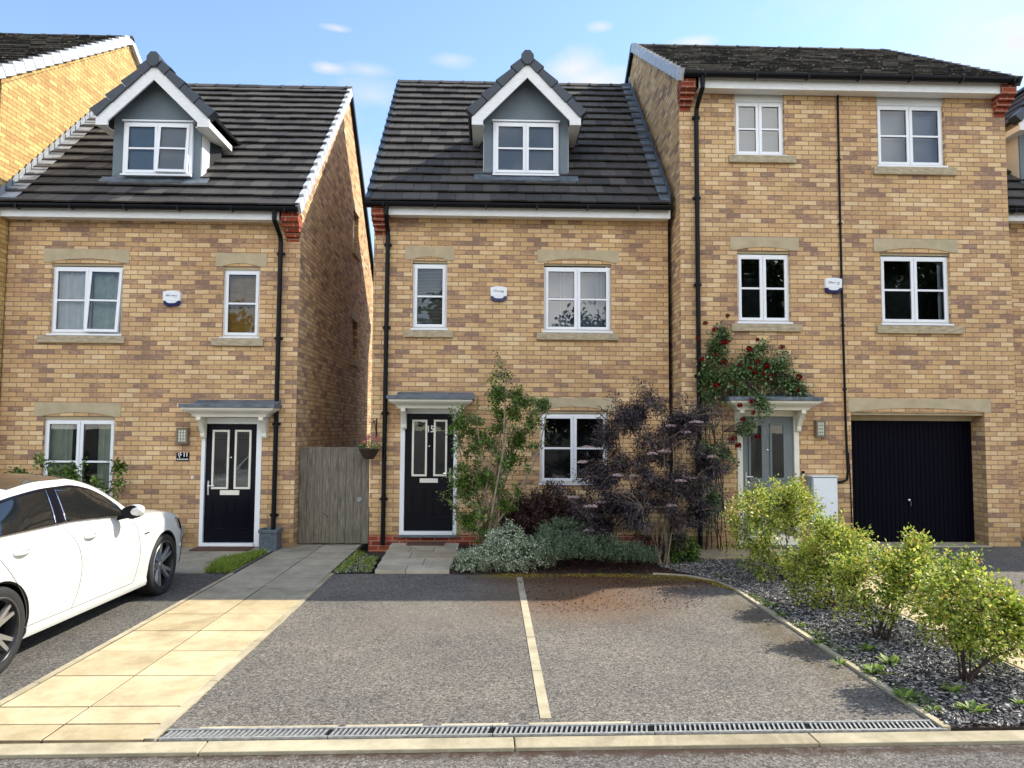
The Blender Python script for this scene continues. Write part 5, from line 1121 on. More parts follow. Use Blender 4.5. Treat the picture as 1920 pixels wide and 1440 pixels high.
def bloom(c, R, seed):
    """a double rose: overlapping petals wrapped round a cupped ball facing roughly outwards"""
    r = np.random.RandomState(seed); vs = []; fs = []; ax = np.array([r.uniform(-.5, .5), -1, r.uniform(-.2, .6)]); ax /= np.linalg.norm(ax); c = np.array(c)
    e1 = np.cross(ax, [0, 0, 1.0]); e1 /= np.linalg.norm(e1); e2 = np.cross(ax, e1); sq = r.uniform(.75, 1.05)
    for i in range(26):
        ring = i/26; el = 1.45-ring*1.75+r.uniform(-.1, .1); az = i*2.4; rad = R*(.45+.55*ring); d = (e1*math.cos(az)+e2*math.sin(az)*sq)*math.cos(el)+ax*math.sin(el)*.8
        t1 = np.cross(d, ax); t1 /= np.linalg.norm(t1)+1e-9; t2 = np.cross(t1, d); w = R*(.22+.28*ring); p = c+d*rad; k = len(vs)
        for (u, v) in ((-.6, -.9), (.6, -.9), (1, .1), (.5, .8), (-.5, .8), (-1, .1)): vs.append(tuple(p+t1*w*u+t2*w*v+d*w*.3*(v > .5)))
        fs.append(tuple(range(k, k+6)))
    return vs, fs
rosepx = [(1364, 592), (1322, 606), (1339, 618), (1308, 634), (1356, 642), (1363, 641), (1420, 637), (1466, 651), (1405, 654), (1342, 664), (1315, 673), (1357, 678), (1387, 684), (1420, 678), (1438, 686), (1406, 690), (1415, 697), (1433, 700), (1446, 704), (1441, 713), (1498, 707), (1380, 720), (1373, 732), (1343, 722), (1498, 731), (1387, 760), (1408, 752), (1412, 774), (1392, 786), (1420, 819), (1369, 823), (1376, 822), (1384, 835)]
for i, (px, py) in enumerate(rosepx):
    Yf = YR-.55 if py in (760, 752, 774) else YR-.30; p = AY(px, py, Yf); vs, fs = bloom(p, .034+.007*(i % 3), i); f_ = MB(); f_.add(vs, fs); f_.build('flower', 'petal_red', ro); q_ = min(tg, key=lambda t_: np.linalg.norm(t_-p)); sb_ = MB(); sb_.tube(curve(q_, p+np.array([0, .02, -.01]), .06, rr, 4), .0028, 4); sb_.build('flower_stalk', 'bark_dark', ro)
# leggy rose under the left window
lb = [(PL.x(250, 880), YL-.45, 1.25, .14, .12, .10, 1), (PL.x(255, 905), YL-.45, 1.0, .12, .1, .10, .6), (PL.x(170, 870), YL-.5, 1.18, .20, .12, .13, 1.3), (PL.x(180, 895), YL-.5, 1.0, .25, .12, .12, 1.2), (PL.x(115, 870), YL-.5, 1.32, .08, .1, .08, .5), (PL.x(80, 880), YL-.5, 1.15, .20, .12, .08, .9), (PL.x(225, 925), YL-.5, .85, .12, .1, .12, .7), (PL.x(120, 892), YL-.5, 1.05, .2, .1, .08, .5)]
plant('rose_bush', 'leggy rose bush under the left window, rising above the bonnet of the white car', 'bush', (PL.x(190, 1000), YL-.35, .01), lb, 60, 22, .058, 'leaf_mid', 'bark_dark', 61, aspect=.68, rl=.10, primary=8, r0=.008, twig_r=.003, prim_top=.98, shell=.1)
# hanging basket
bx, bz = PM.x(697, 848)-.0, PM.z(697, 843); BY = YM-.26
o = thing('hanging_basket', 'dark woven hanging basket of pink flowers on a black bracket beside the gate', 'basket', (bx, BY, bz-.1))
bs = MB(); bs.lathe([(.02, -.145), (.075, -.14), (.12, -.07), (.155, .0), (.165, .005), (.165, .02), (.15, .02), (.12, -.02)], (bx, BY, bz), 'z', 20); bs.build('bowl', 'basket', o)
br = MB(); xw = bx+.07; zt_ = PM.z(705, 790); br.box(xw-.008, xw+.008, YM-.012, YM-.001, zt_-.28, zt_+.05); br.box(xw-.006, xw+.006, BY-.02, YM-.013, zt_-.004, zt_+.012); br.tube([(xw, YM-.01, zt_-.2), (xw, YM-.11, zt_-.10), (xw, YM-.2, zt_)], .005, 6); br.tube([(xw, BY, zt_), (xw-.04, BY, zt_-.03), (xw-.07, BY, zt_-.01)], .005, 6)
br.build('bracket', 'black_plastic', o)
chn = MB()
for a in range(3): chn.tube([(bx+.15*math.cos(a*2.1), BY+.15*math.sin(a*2.1), bz+.01), (xw, BY, zt_)], .0025, 4)
chn.build('chain', 'black_plastic', o)
r = np.random.RandomState(8); n = 420; a = r.uniform(0, 6.28, n); q = .17*np.sqrt(r.uniform(0, 1, n)); P_ = np.stack([bx+q*np.cos(a), BY+q*np.sin(a), bz+.02+r.uniform(0, .17, n)*(1-q/.26)], 1); V, F = leaves_mesh(P_, .032, .4, 8, (P_-np.array([bx, BY, bz]))*4, -.2); link_np('foliage', V, F, 'leaf_mid', o)
for i, (px, py) in enumerate(((690, 820), (708, 822), (683, 828))):
    p = AY(px, py, BY-.12); vs, fs = bloom(p, .035, 70+i); f_ = MB(); f_.add(vs, fs); f_.build('flower', 'petal_pink', o)
# grass, weeds, chippings: nobody could count them
def stuff(name, V, F, mat, label, cat):
    o = link_np(name, V, F, mat); return tag(o, label, cat, None, 'stuff')
def in_poly(x, y, poly):
    c = False; j = len(poly)-1
    for i in range(len(poly)):
        if (poly[i][1] > y) != (poly[j][1] > y) and x < (poly[j][0]-poly[i][0])*(y-poly[i][1])/(poly[j][1]-poly[i][1])+poly[i][0]: c = not c
        j = i
    return c
def scatter(poly, n, seed, dens=None):
    r = np.random.RandomState(seed); xs = [p[0] for p in poly]; ys = [p[1] for p in poly]; out = []
    while len(out) < n:
        x, y = r.uniform(min(xs), max(xs)), r.uniform(min(ys), max(ys))
        if in_poly(x, y, poly) and (dens is None or r.random_sample() < dens(x, y)): out.append((x, y))
    return np.array(out)
def blades(P, h, w, seed, z=.012, lean=.5):
    r = np.random.RandomState(seed); n = len(P); a = r.uniform(0, 6.28, n); H = h*r.uniform(.4, 1.2, n); b = np.column_stack([P, np.full(n, z)]); s = np.stack([np.cos(a), np.sin(a), np.zeros(n)], 1)*w
    le = r.normal(size=(n, 2))*lean*H[:, None]; t = b+np.column_stack([le, H]); m = b+np.column_stack([le*.35, H*.6])
    V = np.stack([b-s, b+s, m+s*.8, t, m-s*.8], 1).reshape(-1, 3); i = np.arange(n)*5
    return V, np.stack([i, i+1, i+2, i+4], 1), np.stack([i+4, i+2, i+3, i+3], 1)
def tuft(name, P, h, w, seed, mat, label, cat, z=.012, lean=.5):
    V, F1, F2 = blades(P, h, w, seed, z, lean); F = np.concatenate([np.stack([F1[:, 0], F1[:, 1], F1[:, 2]], 1), np.stack([F1[:, 0], F1[:, 2], F1[:, 3]], 1), F2[:, :3]]); return stuff(name, V, F, mat, label, cat)
gpoly = [(-3.66, 9.42), (-3.34, 9.42), (-3.32, 10.9), (-3.42, 10.75), (-3.75, 10.2)]
tuft('grass', scatter(gpoly, 5200, 1), .085, .004, 2, 'grass', 'wedge of rough green grass between the black door and the slab path', 'grass')
flat('grass_soil', [gpoly], .016, 'soil')
gp2 = [(-2.02, 9.43), (-1.55, 9.43), (-1.60, 10.4), (-2.02, 11.0)]
tuft('grass', scatter(gp2, 1500, 3, lambda x, y: .9 if (x+2.0 < .14 or x > -1.74+.1*math.sin(y*6)) else .12), .05, .0035, 4, 'grass', 'thin mossy grass and gravel patch between the two slab paths', 'grass')
def chips(poly, n, seed, size, z, mat, label, cat, dens=None):
    P = scatter(poly, n, seed, dens); r = np.random.RandomState(seed); n = len(P); c = np.column_stack([P, z+r.uniform(0, size*.5, n)])
    d = r.normal(size=(n, 3)); d[:, 2] *= .35; d /= np.linalg.norm(d, axis=1)[:, None]; u = np.cross(d, np.array([0, 0, 1.0])+r.normal(size=(n, 3))*.3); u /= np.linalg.norm(u, axis=1)[:, None]; nn_ = np.cross(d, u)
    A = size*r.uniform(.4, 1.3, n)[:, None]*.5; B = A*r.uniform(.35, .8, n)[:, None]; T = size*.08
    V = np.stack([c-d*A-u*B*.6, c+d*A*.8-u*B, c+d*A+u*B*.5, c-d*A*.7+u*B, c-d*A*.9-u*B*.5-nn_*T, c+d*A*.7-u*B*.9-nn_*T, c+d*A*.9+u*B*.4-nn_*T, c-d*A*.6+u*B*.9-nn_*T], 1).reshape(-1, 3); i = np.arange(n)*8
    F = np.concatenate([np.stack([i, i+1, i+2, i+3], 1), np.stack([i, i+4, i+5, i+1], 1), np.stack([i+1, i+5, i+6, i+2], 1), np.stack([i+2, i+6, i+7, i+3], 1), np.stack([i+3, i+7, i+4, i], 1)])
    return stuff(name_c, V, F, mat, label, cat)
name_c = 'slate_chippings'
bedp = [(2.91, KX(2.9, .19)), (4.11, KX(4.1, .19)), (4.11, 10.3), (2.3, 10.3), (2.3, 9.75), (2.6, 9.26), (2.9, 8.6)]
chips(bedp, 25000, 11, .042, .014, 'slate_chip', 'blue grey slate chippings covering the narrow bed under the light green bushes', 'slate')
chips([(5.43, 6.6), (5.9, 6.9), (6.1, 7.3), (5.9, 8.2), (5.5, 8.9), (5.43, 8.9)], 2200, 12, .05, .035, 'slate_chip', 'slate chippings in the strip between right path and garage drive', 'slate')
chips(gp2, 700, 13, .04, .01, 'slate_chip', 'sparse grey stones among the moss left of the cream slab path', 'gravel')
name_c = 'bark_mulch'
chips([(-.5, 9.42), (2.2, 9.42), (2.6, 9.3), (3.9, 10.1), (4.0, 11.0), (2.9, 11.6), (-.5, 11.6)], 5200, 14, .035, .014, 'mulch_chip', 'dark reddish mulch and fallen petals under the shrubs by the houses', 'mulch')
# fallen leaves and blossom blown along the driveway edge
P_ = scatter([(.4, 7.4), (2.2, 7.6), (2.8, 9.1), (2.1, 9.34), (-1.8, 9.38), (-1.8, 9.1), (.3, 9.0)], 2600, 15, lambda x, y: (1 if y > 8.8 else .5) * (1 if x > .35 else .15)); V, F = leaves_mesh(np.column_stack([P_, np.full(len(P_), .006)]), .022, .6, 16, np.tile([.5, .5, 0.02], (len(P_), 1)), 0); stuff('leaf_litter', V, F, 'mulch_chip', 'brown fallen leaves and blossom scattered on the top of the driveway', 'litter')
island('moss', [(0.0, (.10, .06, .015)), (0.6, (.24, .17, .03)), (1.0, (.42, .36, .07))], .8, .2, 0)
P_ = scatter([(.1, 9.22), (1.3, 9.20), (2.2, 9.16), (2.6, 8.95), (2.84, 8.4), (2.86, 8.9), (2.56, 9.22), (2.1, 9.38), (.1, 9.42)], 5200, 31, lambda x, y: .25+.75*(math.sin(x*5.3)+math.sin(x*11+y*9) > -.3)); tuft('moss', P_, .016, .005, 32, 'moss', 'rusty yellow moss creeping along the top edge of the driveway', 'moss', .001, .8)
# broad leaved weeds along the edging
def weed(px, py, R, n, lab, sz=.09):
    p = GZ(px, py, .02); r = np.random.RandomState(int(px)); o = thing('weed', lab, 'weed', (float(p[0]), float(p[1]), .015), 'weeds in the slate bed'); vs = []; fs = []
    for i in range(n):
        a = 2*math.pi*i/n+r.uniform(-.3, .3); el = r.uniform(.5, 1.15); L = sz*r.uniform(.6, 1.1); d = np.array([math.cos(a)*math.cos(el), math.sin(a)*math.cos(el), math.sin(el)]); s = np.array([-math.sin(a), math.cos(a), 0]); b0 = p+np.array([math.cos(a), math.sin(a), 0])*R*.12*r.uniform(0, 3)
        k = len(vs); W = L*.17
        for t, w in ((0, .25), (.3, .8), (.65, 1.0), (.9, .6)):
            q = b0+d*L*t+np.array([math.cos(a), math.sin(a), 0])*L*t*t*.35-np.array([0, 0, 1])*L*t*t*.25; vs += [tuple(q-s*W*w), tuple(q+np.array([0, 0, -.15*W])), tuple(q+s*W*w)]
        q = b0+d*L+np.array([math.cos(a), math.sin(a), 0])*L*.35-np.array([0, 0, 1])*L*.27; vs.append(tuple(q))
        for j in range(3): fs += [(k+3*j, k+3*j+1, k+3*j+4, k+3*j+3), (k+3*j+1, k+3*j+2, k+3*j+5, k+3*j+4)]
        fs += [(k+9, k+10, k+12), (k+10, k+11, k+12)]
    f_ = MB(); f_.add(vs, fs); f_.build('leaves', 'weed', o, smooth=False)
for a in ((1625, 1221, .05, 14, 'small bright rosette weed left of the third bush'), (1640, 1262, .13, 34, 'largest clump of broad leaved weeds, left of the bush nearest the road'), (1668, 1245, .08, 20, 'taller weed just right of the largest weed clump'), (1695, 1310, .09, 20, 'weed close to the right end of the drain channel'), (1443, 1137, .07, 16, 'weed growing beside the curved driveway edge below the first bush', .08), (1350, 1083, .06, 12, 'small weed at the top corner of the driveway edging', .08), (1785, 1298, .05, 14, 'weed at the foot of the bush nearest the road'), (1825, 1335, .09, 22, 'straggly weed near the kerb at the lower right'), (1750, 1335, .06, 14, 'short weed midway along the front of the slate bed', .06), (1912, 1322, .04, 12, 'yellowish weed at the right edge of the picture', .07), (1465, 1155, .07, 14, 'weed second from the driveway corner along the edging', .06), (1500, 1175, .07, 14, 'low weed in the slate beside the middle of the edging', .06), (1575, 1245, .06, 12, 'yellow green weed hugging the edging stones', .06), (1530, 1205, .08, 18, 'flat weed between edging and second bush', .05)): weed(*a)
P_ = scatter([(2.9, 4.9), (3.05, 4.9), (3.0, 8.3), (2.9, 8.3)], 1500, 21, lambda x, y: .15+.85*(math.sin(y*4.2) > .2)); tuft('ground_cover', P_, .035, .004, 22, 'weed', 'strip of moss and seedlings along the inner side of the driveway edging', 'moss')
# trees across the road: they are seen as reflections in the window panes
for i, (x, y, h, rr_) in enumerate(((-9.5, -15, 8.6, 3.0), (-2.5, -17, 9.5, 3.2), (4.2, -12.5, 7.6, 3.0), (21.5, -12.5, 14.5, 4.4), (13.2, -13, 13.0, 3.6), (-17, -18, 9.5, 3.4))):
    r = np.random.RandomState(300+i); o = thing('tree', ['shorter green tree behind the camera left of centre, mirrored in the panes', 'rounded green tree behind the camera, mirrored in the middle house windows', 'low green tree behind the camera right of centre, mirrored low in the panes', 'tallest green tree behind the camera, mirrored in the right house windows', 'green tree behind the camera opposite the garage, mirrored in the glass', 'green tree behind the camera farthest to the left, mirrored in the glass'][i], 'tree', (x, y, 0), 'trees across the road')
    tb = MB(); tb.tube(curve((x, y, -.1), (x+.3, y, h*.7), .02, r), [.22, .2, .17, .14, .11, .08, .05], 8)
    cl = []
    for k in range(75):
        v = r.normal(size=3); v /= np.linalg.norm(v); c = np.array([x, y, h*.60])+v*np.array([rr_, rr_, h*.36])*r.uniform(.35, 1); cl.append(c)
        if k % 5 == 0: tb.tube(curve((x, y, h*.35+.01*k), c, .06, r), [.07, .06, .05, .04, .03, .02, .01], 5)
    LP = np.concatenate([c+r.normal(size=(170, 3))*.5 for c in cl]); V, F = leaves_mesh(LP, .34, .6, 400+i); tb.build('trunk', 'bark', o); link_np('crown', V, F, 'leaf_tree', o)

# ------------------------------------------------------------------ the white car, nose towards the house
CX, CY = -4.572, 4.52       # centre line and rear bumper
def ip(tab):
    xs = [a for a, _ in tab]; ys_ = [b_ for _, b_ in tab]; n = len(xs); m_ = []
    for i in range(n):
        if i == 0: m_.append((ys_[1]-ys_[0])/(xs[1]-xs[0]))
        elif i == n-1: m_.append((ys_[-1]-ys_[-2])/(xs[-1]-xs[-2]))
        else:
            d0 = (ys_[i]-ys_[i-1])/(xs[i]-xs[i-1]); d1 = (ys_[i+1]-ys_[i])/(xs[i+1]-xs[i]); m_.append(0 if d0*d1 <= 0 else 2*d0*d1/(d0+d1))
    def f(u):
        u = min(max(u, xs[0]), xs[-1]); i = 0
        while i < n-2 and u > xs[i+1]: i += 1
        h = xs[i+1]-xs[i]; t = (u-xs[i])/h
        return (2*t**3-3*t*t+1)*ys_[i]+(t**3-2*t*t+t)*h*m_[i]+(-2*t**3+3*t*t)*ys_[i+1]+(t**3-t*t)*h*m_[i+1]
    return f
zt = ip([(0, .62), (.03, .86), (.12, 1.02), (.35, 1.06), (.7, 1.14), (1.1, 1.26), (1.6, 1.385), (2.05, 1.43), (2.4, 1.425), (2.75, 1.345), (3.1, 1.175), (3.38, 1.005), (3.6, .975), (4.0, .94), (4.3, .88), (4.5, .79), (4.62, .68), (4.69, .52)])
zbelt = ip([(0, .58), (.05, .80), (.2, .93), (.5, .985), (1.1, 1.015), (1.9, 1.015), (2.5, .985), (2.9, .955), (3.4, .93), (3.9, .90), (4.25, .83), (4.5, .72), (4.62, .62), (4.69, .48)])
plan = ip([(0, .72), (.06, .84), (.2, .93), (.5, .975), (1.0, 1.0), (3.7, 1.0), (4.1, .972), (4.35, .915), (4.52, .81), (4.63, .66), (4.69, .45)])
wroof = ip([(0, .60), (.3, .62), (.9, .60), (1.5, .575), (2.3, .575), (2.8, .61), (3.2, .68), (3.5, .71), (4.2, .64), (4.69, .34)])
zlow = ip([(0, .34), (.15, .24), (.5, .19), (4.1, .17), (4.5, .18), (4.69, .22)])
def section(u):
    P = plan(u); zl = zlow(u); zb_ = zbelt(u); t = zt(u); s = (zb_-zl); wr = wroof(u)*min(1, P+.05)
    ze_ = max(zb_+.008, t-.055 if u < 3.3 else t-.03)
    pts = [(0, zl), (.78*P, zl), (.868*P, zl+.012*s), (.888*P, zl+.07*s), (.884*P, zl+.12*s), (.898*P, zl+.22*s), (.910*P, zl+.40*s), (.915*P, zl+.56*s), (.912*P, zl+.72*s), (.902*P, zl+.82*s), (.888*P, zl+.90*s), (.868*P, zl+.955*s), (.842*P, zb_)]
    w0 = .842*P
    for k in range(1, 7):
        f = k/7; pts.append((w0+(wr-w0)*(f**1.12), zb_+(ze_-zb_)*(1-(1-f)**1.10)))
    pts.append((wr, ze_))
    for k in (1, 2, 3, 4, 5): f = k/5; pts.append((wr*(1-f), ze_+(t-ze_)*(1-(1-f)**2.2)))
    return pts
us = [4.69*i/120 for i in range(121)]
secs = [section(u) for u in us]
def side_x(u, z):
    s = section(u)[2:20]
    for (xa, za), (xb, zb_) in zip(s[:-1], s[1:]):
        if za <= z <= zb_ or zb_ <= z <= za: return xa+(xb-xa)*((z-za)/(zb_-za) if abs(zb_-za) > 1e-9 else 0)
    return s[-1][0] if z > s[-1][1] else s[0][0]
car = thing('parked_car', 'white four door coupe parked nose in towards the left house', 'car', (CX, CY+2.35, 0))
vs = []; n = len(secs[0]); ring = 2*n-2
for u, s in zip(us, secs):
    full = s+[(-x, z) for x, z in s[-2:0:-1]]
    vs += [(CX+x, CY+u, z) for x, z in full]
fs = []
for i in range(len(us)-1):
    for k in range(ring): k2 = (k+1) % ring; fs.append((i*ring+k, (i+1)*ring+k, (i+1)*ring+k2, i*ring+k2))
fs += [tuple(range(ring)), tuple(range(len(us)*ring-1, (len(us)-1)*ring-1, -1))]
bodyo = finish('body', vs, fs, 'car_paint', car, True)
WR, uF, uR = .335, 3.76, 1.03
cuts = []
for u in (uF, uR):
    for s in (-1, 1):
        cm = MB(); pr = [(CY+u+(WR+.045)*math.cos(a), .335+(WR+.04)*math.sin(a)) for a in [2*math.pi*k/48 for k in range(48)]]; cm.prism(pr, 'x', CX+s*.62, CX+s*1.2); cuts.append(cm.build('cutter', 'car_paint', car))
bpy.context.view_layer.update(); boolcut(bodyo, cuts)
bodyo.data.polygons.foreach_set('use_smooth', [True]*len(bodyo.data.polygons))
md = bodyo.modifiers.new('split', 'EDGE_SPLIT'); md.split_angle = R_(38)
for s in (-1, 1):     # dark wheel housings
    for u in (uF, uR):
        m_ = MB(); vs = []; fs = []; K = 36
        for k in range(K+1):
            a = -.5+(math.pi+1.0)*k/K; c_, s_ = math.cos(a), math.sin(a); w = plan(u+(WR+.04)*c_)
            xo = side_x(u+(WR+.043)*c_, min(max(.335+(WR+.038)*s_, .2), .9))
            vs += [(CX+s*(xo-.004), CY+u+(WR+.043)*c_, .335+(WR+.038)*s_), (CX+s*(xo-.012), CY+u+(WR+.028)*c_, .335+(WR+.024)*s_), (CX+s*.60, CY+u+(WR+.030)*c_, .335+(WR+.026)*s_)]
        for k in range(K): fs += [(3*k, 3*k+3, 3*k+4, 3*k+1), (3*k+1, 3*k+4, 3*k+5, 3*k+2)]
        m_.add(vs, fs); m_.add([(CX+s*.60, CY+u-.4, .05), (CX+s*.60, CY+u+.4, .05), (CX+s*.60, CY+u+.4, .75), (CX+s*.60, CY+u-.4, .75)], [(0, 1, 2, 3)])
        m_.build('wheel_housing', 'black_plastic', car)
def patch(name, mat, ub, ut, zb_, ztf, off=.004, nu=24, nv=10, s=1, parent=None, smooth=True):
    """a pane or panel laid on the car's flank: ub/ut rear and front edges at bottom and top"""
    vs = []; fs = []
    for i in range(nu+1):
        a = i/nu; b0 = ub[0]+(ub[1]-ub[0])*a; t0 = ut[0]+(ut[1]-ut[0])*a; zt0 = ztf(t0); zb0 = zb_(b0)
        for j in range(nv+1):
            f = j/nv; u = b0+(t0-b0)*f; z = zb0+(zt0-zb0)*f; vs.append((CX+s*(side_x(u, z)+off), CY+u, z))
    for i in range(nu):
        for j in range(nv): q = i*(nv+1)+j; fs.append((q, q+nv+1, q+nv+2, q+1) if s > 0 else (q, q+1, q+nv+2, q+nv+1))
    return finish(name, vs, fs, mat, parent or car, smooth)
dlo = ip([(.62, 1.03), (.85, 1.125), (1.2, 1.225), (1.6, 1.295), (2.0, 1.325), (2.3, 1.325), (2.6, 1.275), (2.85, 1.17), (2.98, 1.07), (3.06, .985)])
bl = lambda u: zbelt(u)+.014
for s in (1, -1):
    patch('pillar_trim', 'black_paint', (.60, 3.02), (.72, 2.98), bl, lambda u: dlo(u)+.004, .003, 50, 12, s)
    patch('rear_quarter_glass', 'car_glass', (.68, .98), (.86, 1.13), lambda u: bl(u)+.012, lambda u: dlo(u)-.016, .0065, 14, 8, s)
    patch('side_window', 'car_glass', (1.03, 1.79), (1.18, 1.95), lambda u: bl(u)+.012, lambda u: dlo(u)-.016, .0065, 24, 10, s)
    patch('side_window', 'car_glass', (1.965, 2.93), (2.10, 2.93), lambda u: bl(u)+.012, lambda u: dlo(u)-.018, .0065, 26, 10, s)
    tr = MB(); tr.tube([(CX+s*(side_x(u, bl(u))+.008), CY+u, bl(u)+.002) for u in [.62+2.40*i/40 for i in range(41)]], .0085, 6)
    for a, b_ in ((1.005, 1.155), (1.955, 2.085), (1.81, 1.96)):
        tr.tube([(CX+s*(side_x(a+(b_-a)*f, bl(a)+.012+(dlo(b_)-bl(a)-.03)*f)+.009), CY+a+(b_-a)*f, bl(a)+.012+(dlo(b_)-bl(a)-.03)*f) for f in (0, .25, .5, .75, 1)], .0055, 6)
    tr.build('window_trim', 'chrome', car, smooth=True)
    sm = MB()
    def seam(pp, r=.0026):
        q = []
        for (a, b_) in zip(pp[:-1], pp[1:]):
            for k in range(8): f = k/8; q.append((a[0]+(b_[0]-a[0])*f, a[1]+(b_[1]-a[1])*f))
        q.append(pp[-1]); sm.tube([(CX+s*(side_x(u, z)+.0008), CY+u, z) for u, z in q], r, 5)
    def smoothp(tab): f = ip([(z, u) for z, u in sorted((z, u) for u, z in tab)]); z0 = min(z for _, z in tab); z1 = max(z for _, z in tab); return [(f(z0+(z1-z0)*i/14), z0+(z1-z0)*i/14) for i in range(15)]
    seam(smoothp([(3.02, .95), (3.10, .85), (3.15, .70), (3.17, .55), (3.13, .38), (3.09, .27)]))
    seam(smoothp([(1.83, 1.02), (1.98, .90), (2.07, .75), (2.10, .60), (2.08, .45), (2.01, .28)]))
    seam(smoothp([(.90, 1.0), (1.02, .88), (1.20, .68), (1.33, .50), (1.37, .38), (1.36, .28)]))
    seam([(1.36, .285), (2.0, .278), (3.09, .268)], .003)
    sm.build('door_seam', 'seam', car)
    for a in (1.18, 2.14):
        hd = MB(); hz = .882 if a < 2 else .868
        hd.tube([(CX+s*(side_x(a+.20*f, hz)+.002+.026*math.sin(math.pi*min(1, max(0, f)))**.6), CY+a+.20*f, hz+.006*f) for f in [i/12 for i in range(13)]], [.010+.006*math.sin(math.pi*i/12) for i in range(13)], 8); hd.build('door_handle', 'car_paint', car, smooth=True)
        hd = MB(); hd.tube([(CX+s*(side_x(a+.20*f, hz+.012)+.003+.030*math.sin(math.pi*f)**.6), CY+a+.20*f, hz+.016+.006*f) for f in [i/12 for i in range(13)]], .0035, 6); hd.build('handle_trim', 'chrome', car, smooth=True)
    mr = MB(); vs = []; mc = Vector((CX+s*1.02, CY+2.78, 1.035)); K = 14; prf = [(-1, .15), (-.9, .55), (-.55, .86), (0, 1), (.5, .93), (.85, .66), (1, .2)]
    for t_, rr_ in prf:
        for k in range(K): a = 2*math.pi*k/K; vs.append(mc+Vector((s*t_*.115, -.02*t_+rr_*math.cos(a)*(.075 if math.cos(a) > 0 else .055), rr_*math.sin(a)*.070+.008*t_)))
    fs = [(i*K+k, i*K+(k+1) % K, (i+1)*K+(k+1) % K, (i+1)*K+k) for i in range(len(prf)-1) for k in range(K)]+[tuple(range(K-1, -1, -1)), tuple((len(prf)-1)*K+k for k in range(K))]
    mr.add([tuple(v) for v in vs], fs); mo = mr.build('door_mirror', 'car_paint', car, smooth=True)
    mg = MB(); mg.tube([(CX+s*.86, CY+2.80, .965), (CX+s*.95, CY+2.79, .985), (CX+s*1.02, CY+2.78, .985)], [.022, .022, .03], 8); mg.add([(CX+s*1.022+.098*math.cos(2*math.pi*k/20), CY+2.728+.012*math.cos(2*math.pi*k/20)*s, 1.032+.060*math.sin(2*math.pi*k/20)) for k in range(20)]+[(CX+s*1.022+.106*math.cos(2*math.pi*k/20), CY+2.765, 1.032+.066*math.sin(2*math.pi*k/20)) for k in range(20)], [tuple(range(20))]+[(k, (k+1) % 20, 20+(k+1) % 20, 20+k) for k in range(20)]); mg.build('mirror_foot', 'black_plastic', mo)
    lp = patch('headlight', 'car_glass', (4.16, 4.50), (4.10, 4.46), lambda u: zbelt(u)-.17, lambda u: zbelt(u)-.045, .004, 12, 5, s)
    vt = MB(); vt.tube([(CX+s*(side_x(4.44, z)+.003), CY+4.44, z) for z in (.24, .34, .44, .52)], .010, 6); vt.build('bumper_vent', 'black_plastic', car)
    bd = MB(); q = [(CX+s*(side_x(3.26+.10*f, .742)+.003), CY+3.26+.10*f, .742+.006*f) for f in (0, .5, 1)]; bd.tube(q, .006, 6); bd.build('badge', 'black_plastic', car)
    for u in (uF, uR):
        wc = (CX+s*.79, CY+u, WR); w = MB(); wheel = None
        ty = MB(); T = .112*s
        ty.lathe([(.235, -T), (.262, -T*1.02), (.305, -T*1.05), (.325, -T*.98), (.3345, -T*.80), (.335, -T*.3), (.332, -T*.28), (.332, -T*.22), (.335, -T*.2), (.335, T*.2), (.332, T*.22), (.332, T*.28), (.335, T*.3), (.3345, T*.80), (.325, T*.98), (.305, T*1.05), (.262, T*1.02), (.250, T*.96), (.243, T*.80)], wc, 'x', 56)
        wo_ = ty.build('wheel', 'tyre', car, smooth=True)
        rm = MB(); rm.lathe([(.2585, T*1.00), (.252, T*1.045), (.240, T*1.0), (.232, T*.80), (.225, T*.2), (.22, -T*.8)], wc, 'x', 56); rm.build('rim', 'rim_dark', wo_, smooth=True); lp_ = MB(); lp_.lathe([(.247, T*1.035), (.2575, T*1.03), (.259, T*.99)], wc, 'x', 56); lp_.build('rim_lip', 'rim', wo_, smooth=True)
        sp = MB(); xo, xi = wc[0]+T*.86, wc[0]+T*.50
        for k in range(5):
            a0 = math.pi/2+k*2*math.pi/5+.3
            for d in (-.085, .085):
                ca, sa = math.cos(a0+d*.35), math.sin(a0+d*.35); cb_, sb_ = math.cos(a0+d*2.1), math.sin(a0+d*2.1); wI, wO = .021, .013
                def tg_(c_, s_): return Vector((0, -s_, c_))
                A0 = Vector((xo-T*.22, wc[1]+.045*ca, wc[2]+.045*sa)); B0 = Vector((xo+T*.02, wc[1]+.243*cb_, wc[2]+.243*sb_)); dd = (B0-A0).normalized(); pp_ = dd.cross(Vector((1, 0, 0))).normalized(); X_ = Vector((T*.12, 0, 0))
                sp.add([tuple(q) for q in (A0-pp_*wI, A0+pp_*wI, B0+pp_*wO, B0-pp_*wO, A0-pp_*wI*1.5-X_*2, A0+pp_*wI*1.5-X_*2, B0+pp_*wO*1.5-X_*2, B0-pp_*wO*1.5-X_*2)], [(0, 1, 2, 3), (0, 4, 5, 1), (1, 5, 6, 2), (2, 6, 7, 3), (3, 7, 4, 0), (7, 6, 5, 4)])
        sp.lathe([(0, T*.72), (.030, T*.72), (.036, T*.66), (.062, T*.62), (.066, T*.45)], wc, 'x', 24); sp.build('spokes', 'rim', wo_)
        dk = MB(); dk.lathe([(0, T*.12), (.16, T*.12), (.165, T*.05), (.165, -T*.05)], wc, 'x', 32); dk.build('brake_disc', 'steel', wo_); dk = MB(); dk.lathe([(0, -T*.1), (.23, -T*.12)], wc, 'x', 32); dk.build('wheel_back', 'rim_dark', wo_)
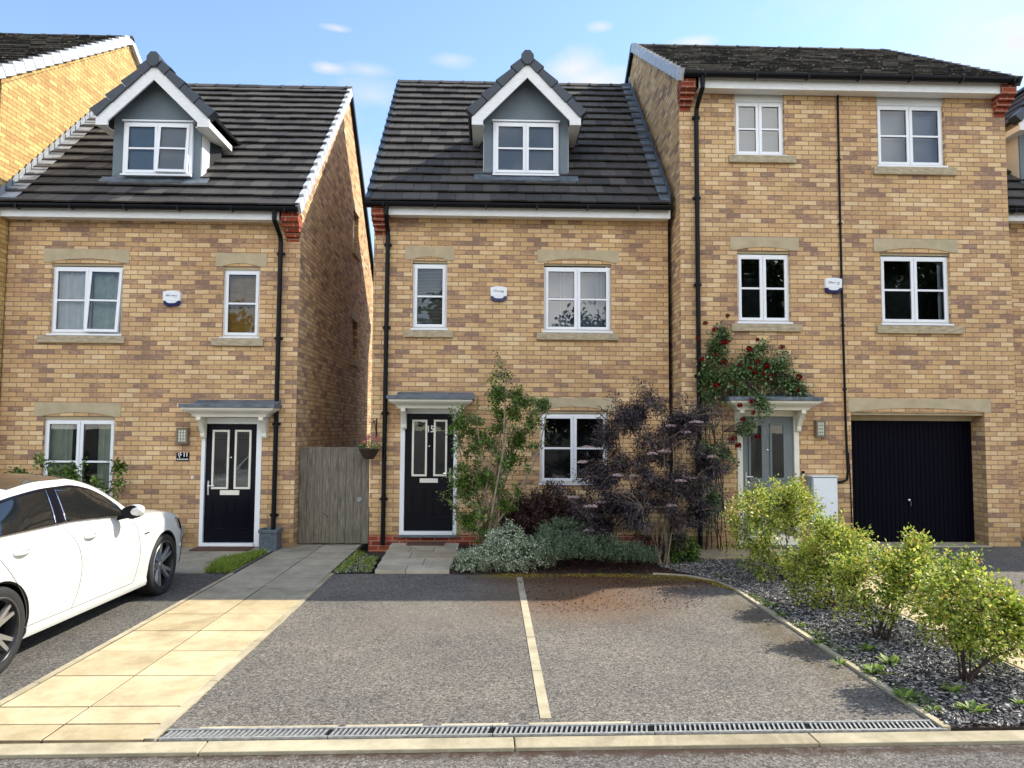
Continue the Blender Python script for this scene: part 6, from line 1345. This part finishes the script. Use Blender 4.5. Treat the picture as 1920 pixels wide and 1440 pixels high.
# roof panel with a brownish reflection in its colour, windscreen and rear screen laid on the top of the shell
def top_patch(name, mat, u0, u1, wf, off=.005, nu=26, nv=14):
    vs = []; fs = []
    for i in range(nu+1):
        u = u0+(u1-u0)*i/nu; s = section(u)[19:]; W_ = wf(u)*s[0][0]
        for j in range(nv+1):
            x = W_*(2*j/nv-1); ax = abs(x); z = s[-1][1]
            for (xa, za), (xb, zb_) in zip(s[:-1], s[1:]):
                if xb <= ax <= xa: z = za+(zb_-za)*((xa-ax)/(xa-xb)); break
            vs.append((CX+x, CY+u, z+off))
    for i in range(nu):
        for j in range(nv): q = i*(nv+1)+j; fs.append((q, q+1, q+nv+2, q+nv+1))
    return finish(name, vs, fs, mat, car, True)
top_patch('roof_panel', 'roof_reflection_tint', 1.62, 2.42, lambda u: .93); top_patch('windscreen', 'car_glass', 2.48, 3.36, lambda u: .93); top_patch('rear_screen', 'car_glass', .72, 1.56, lambda u: .90)
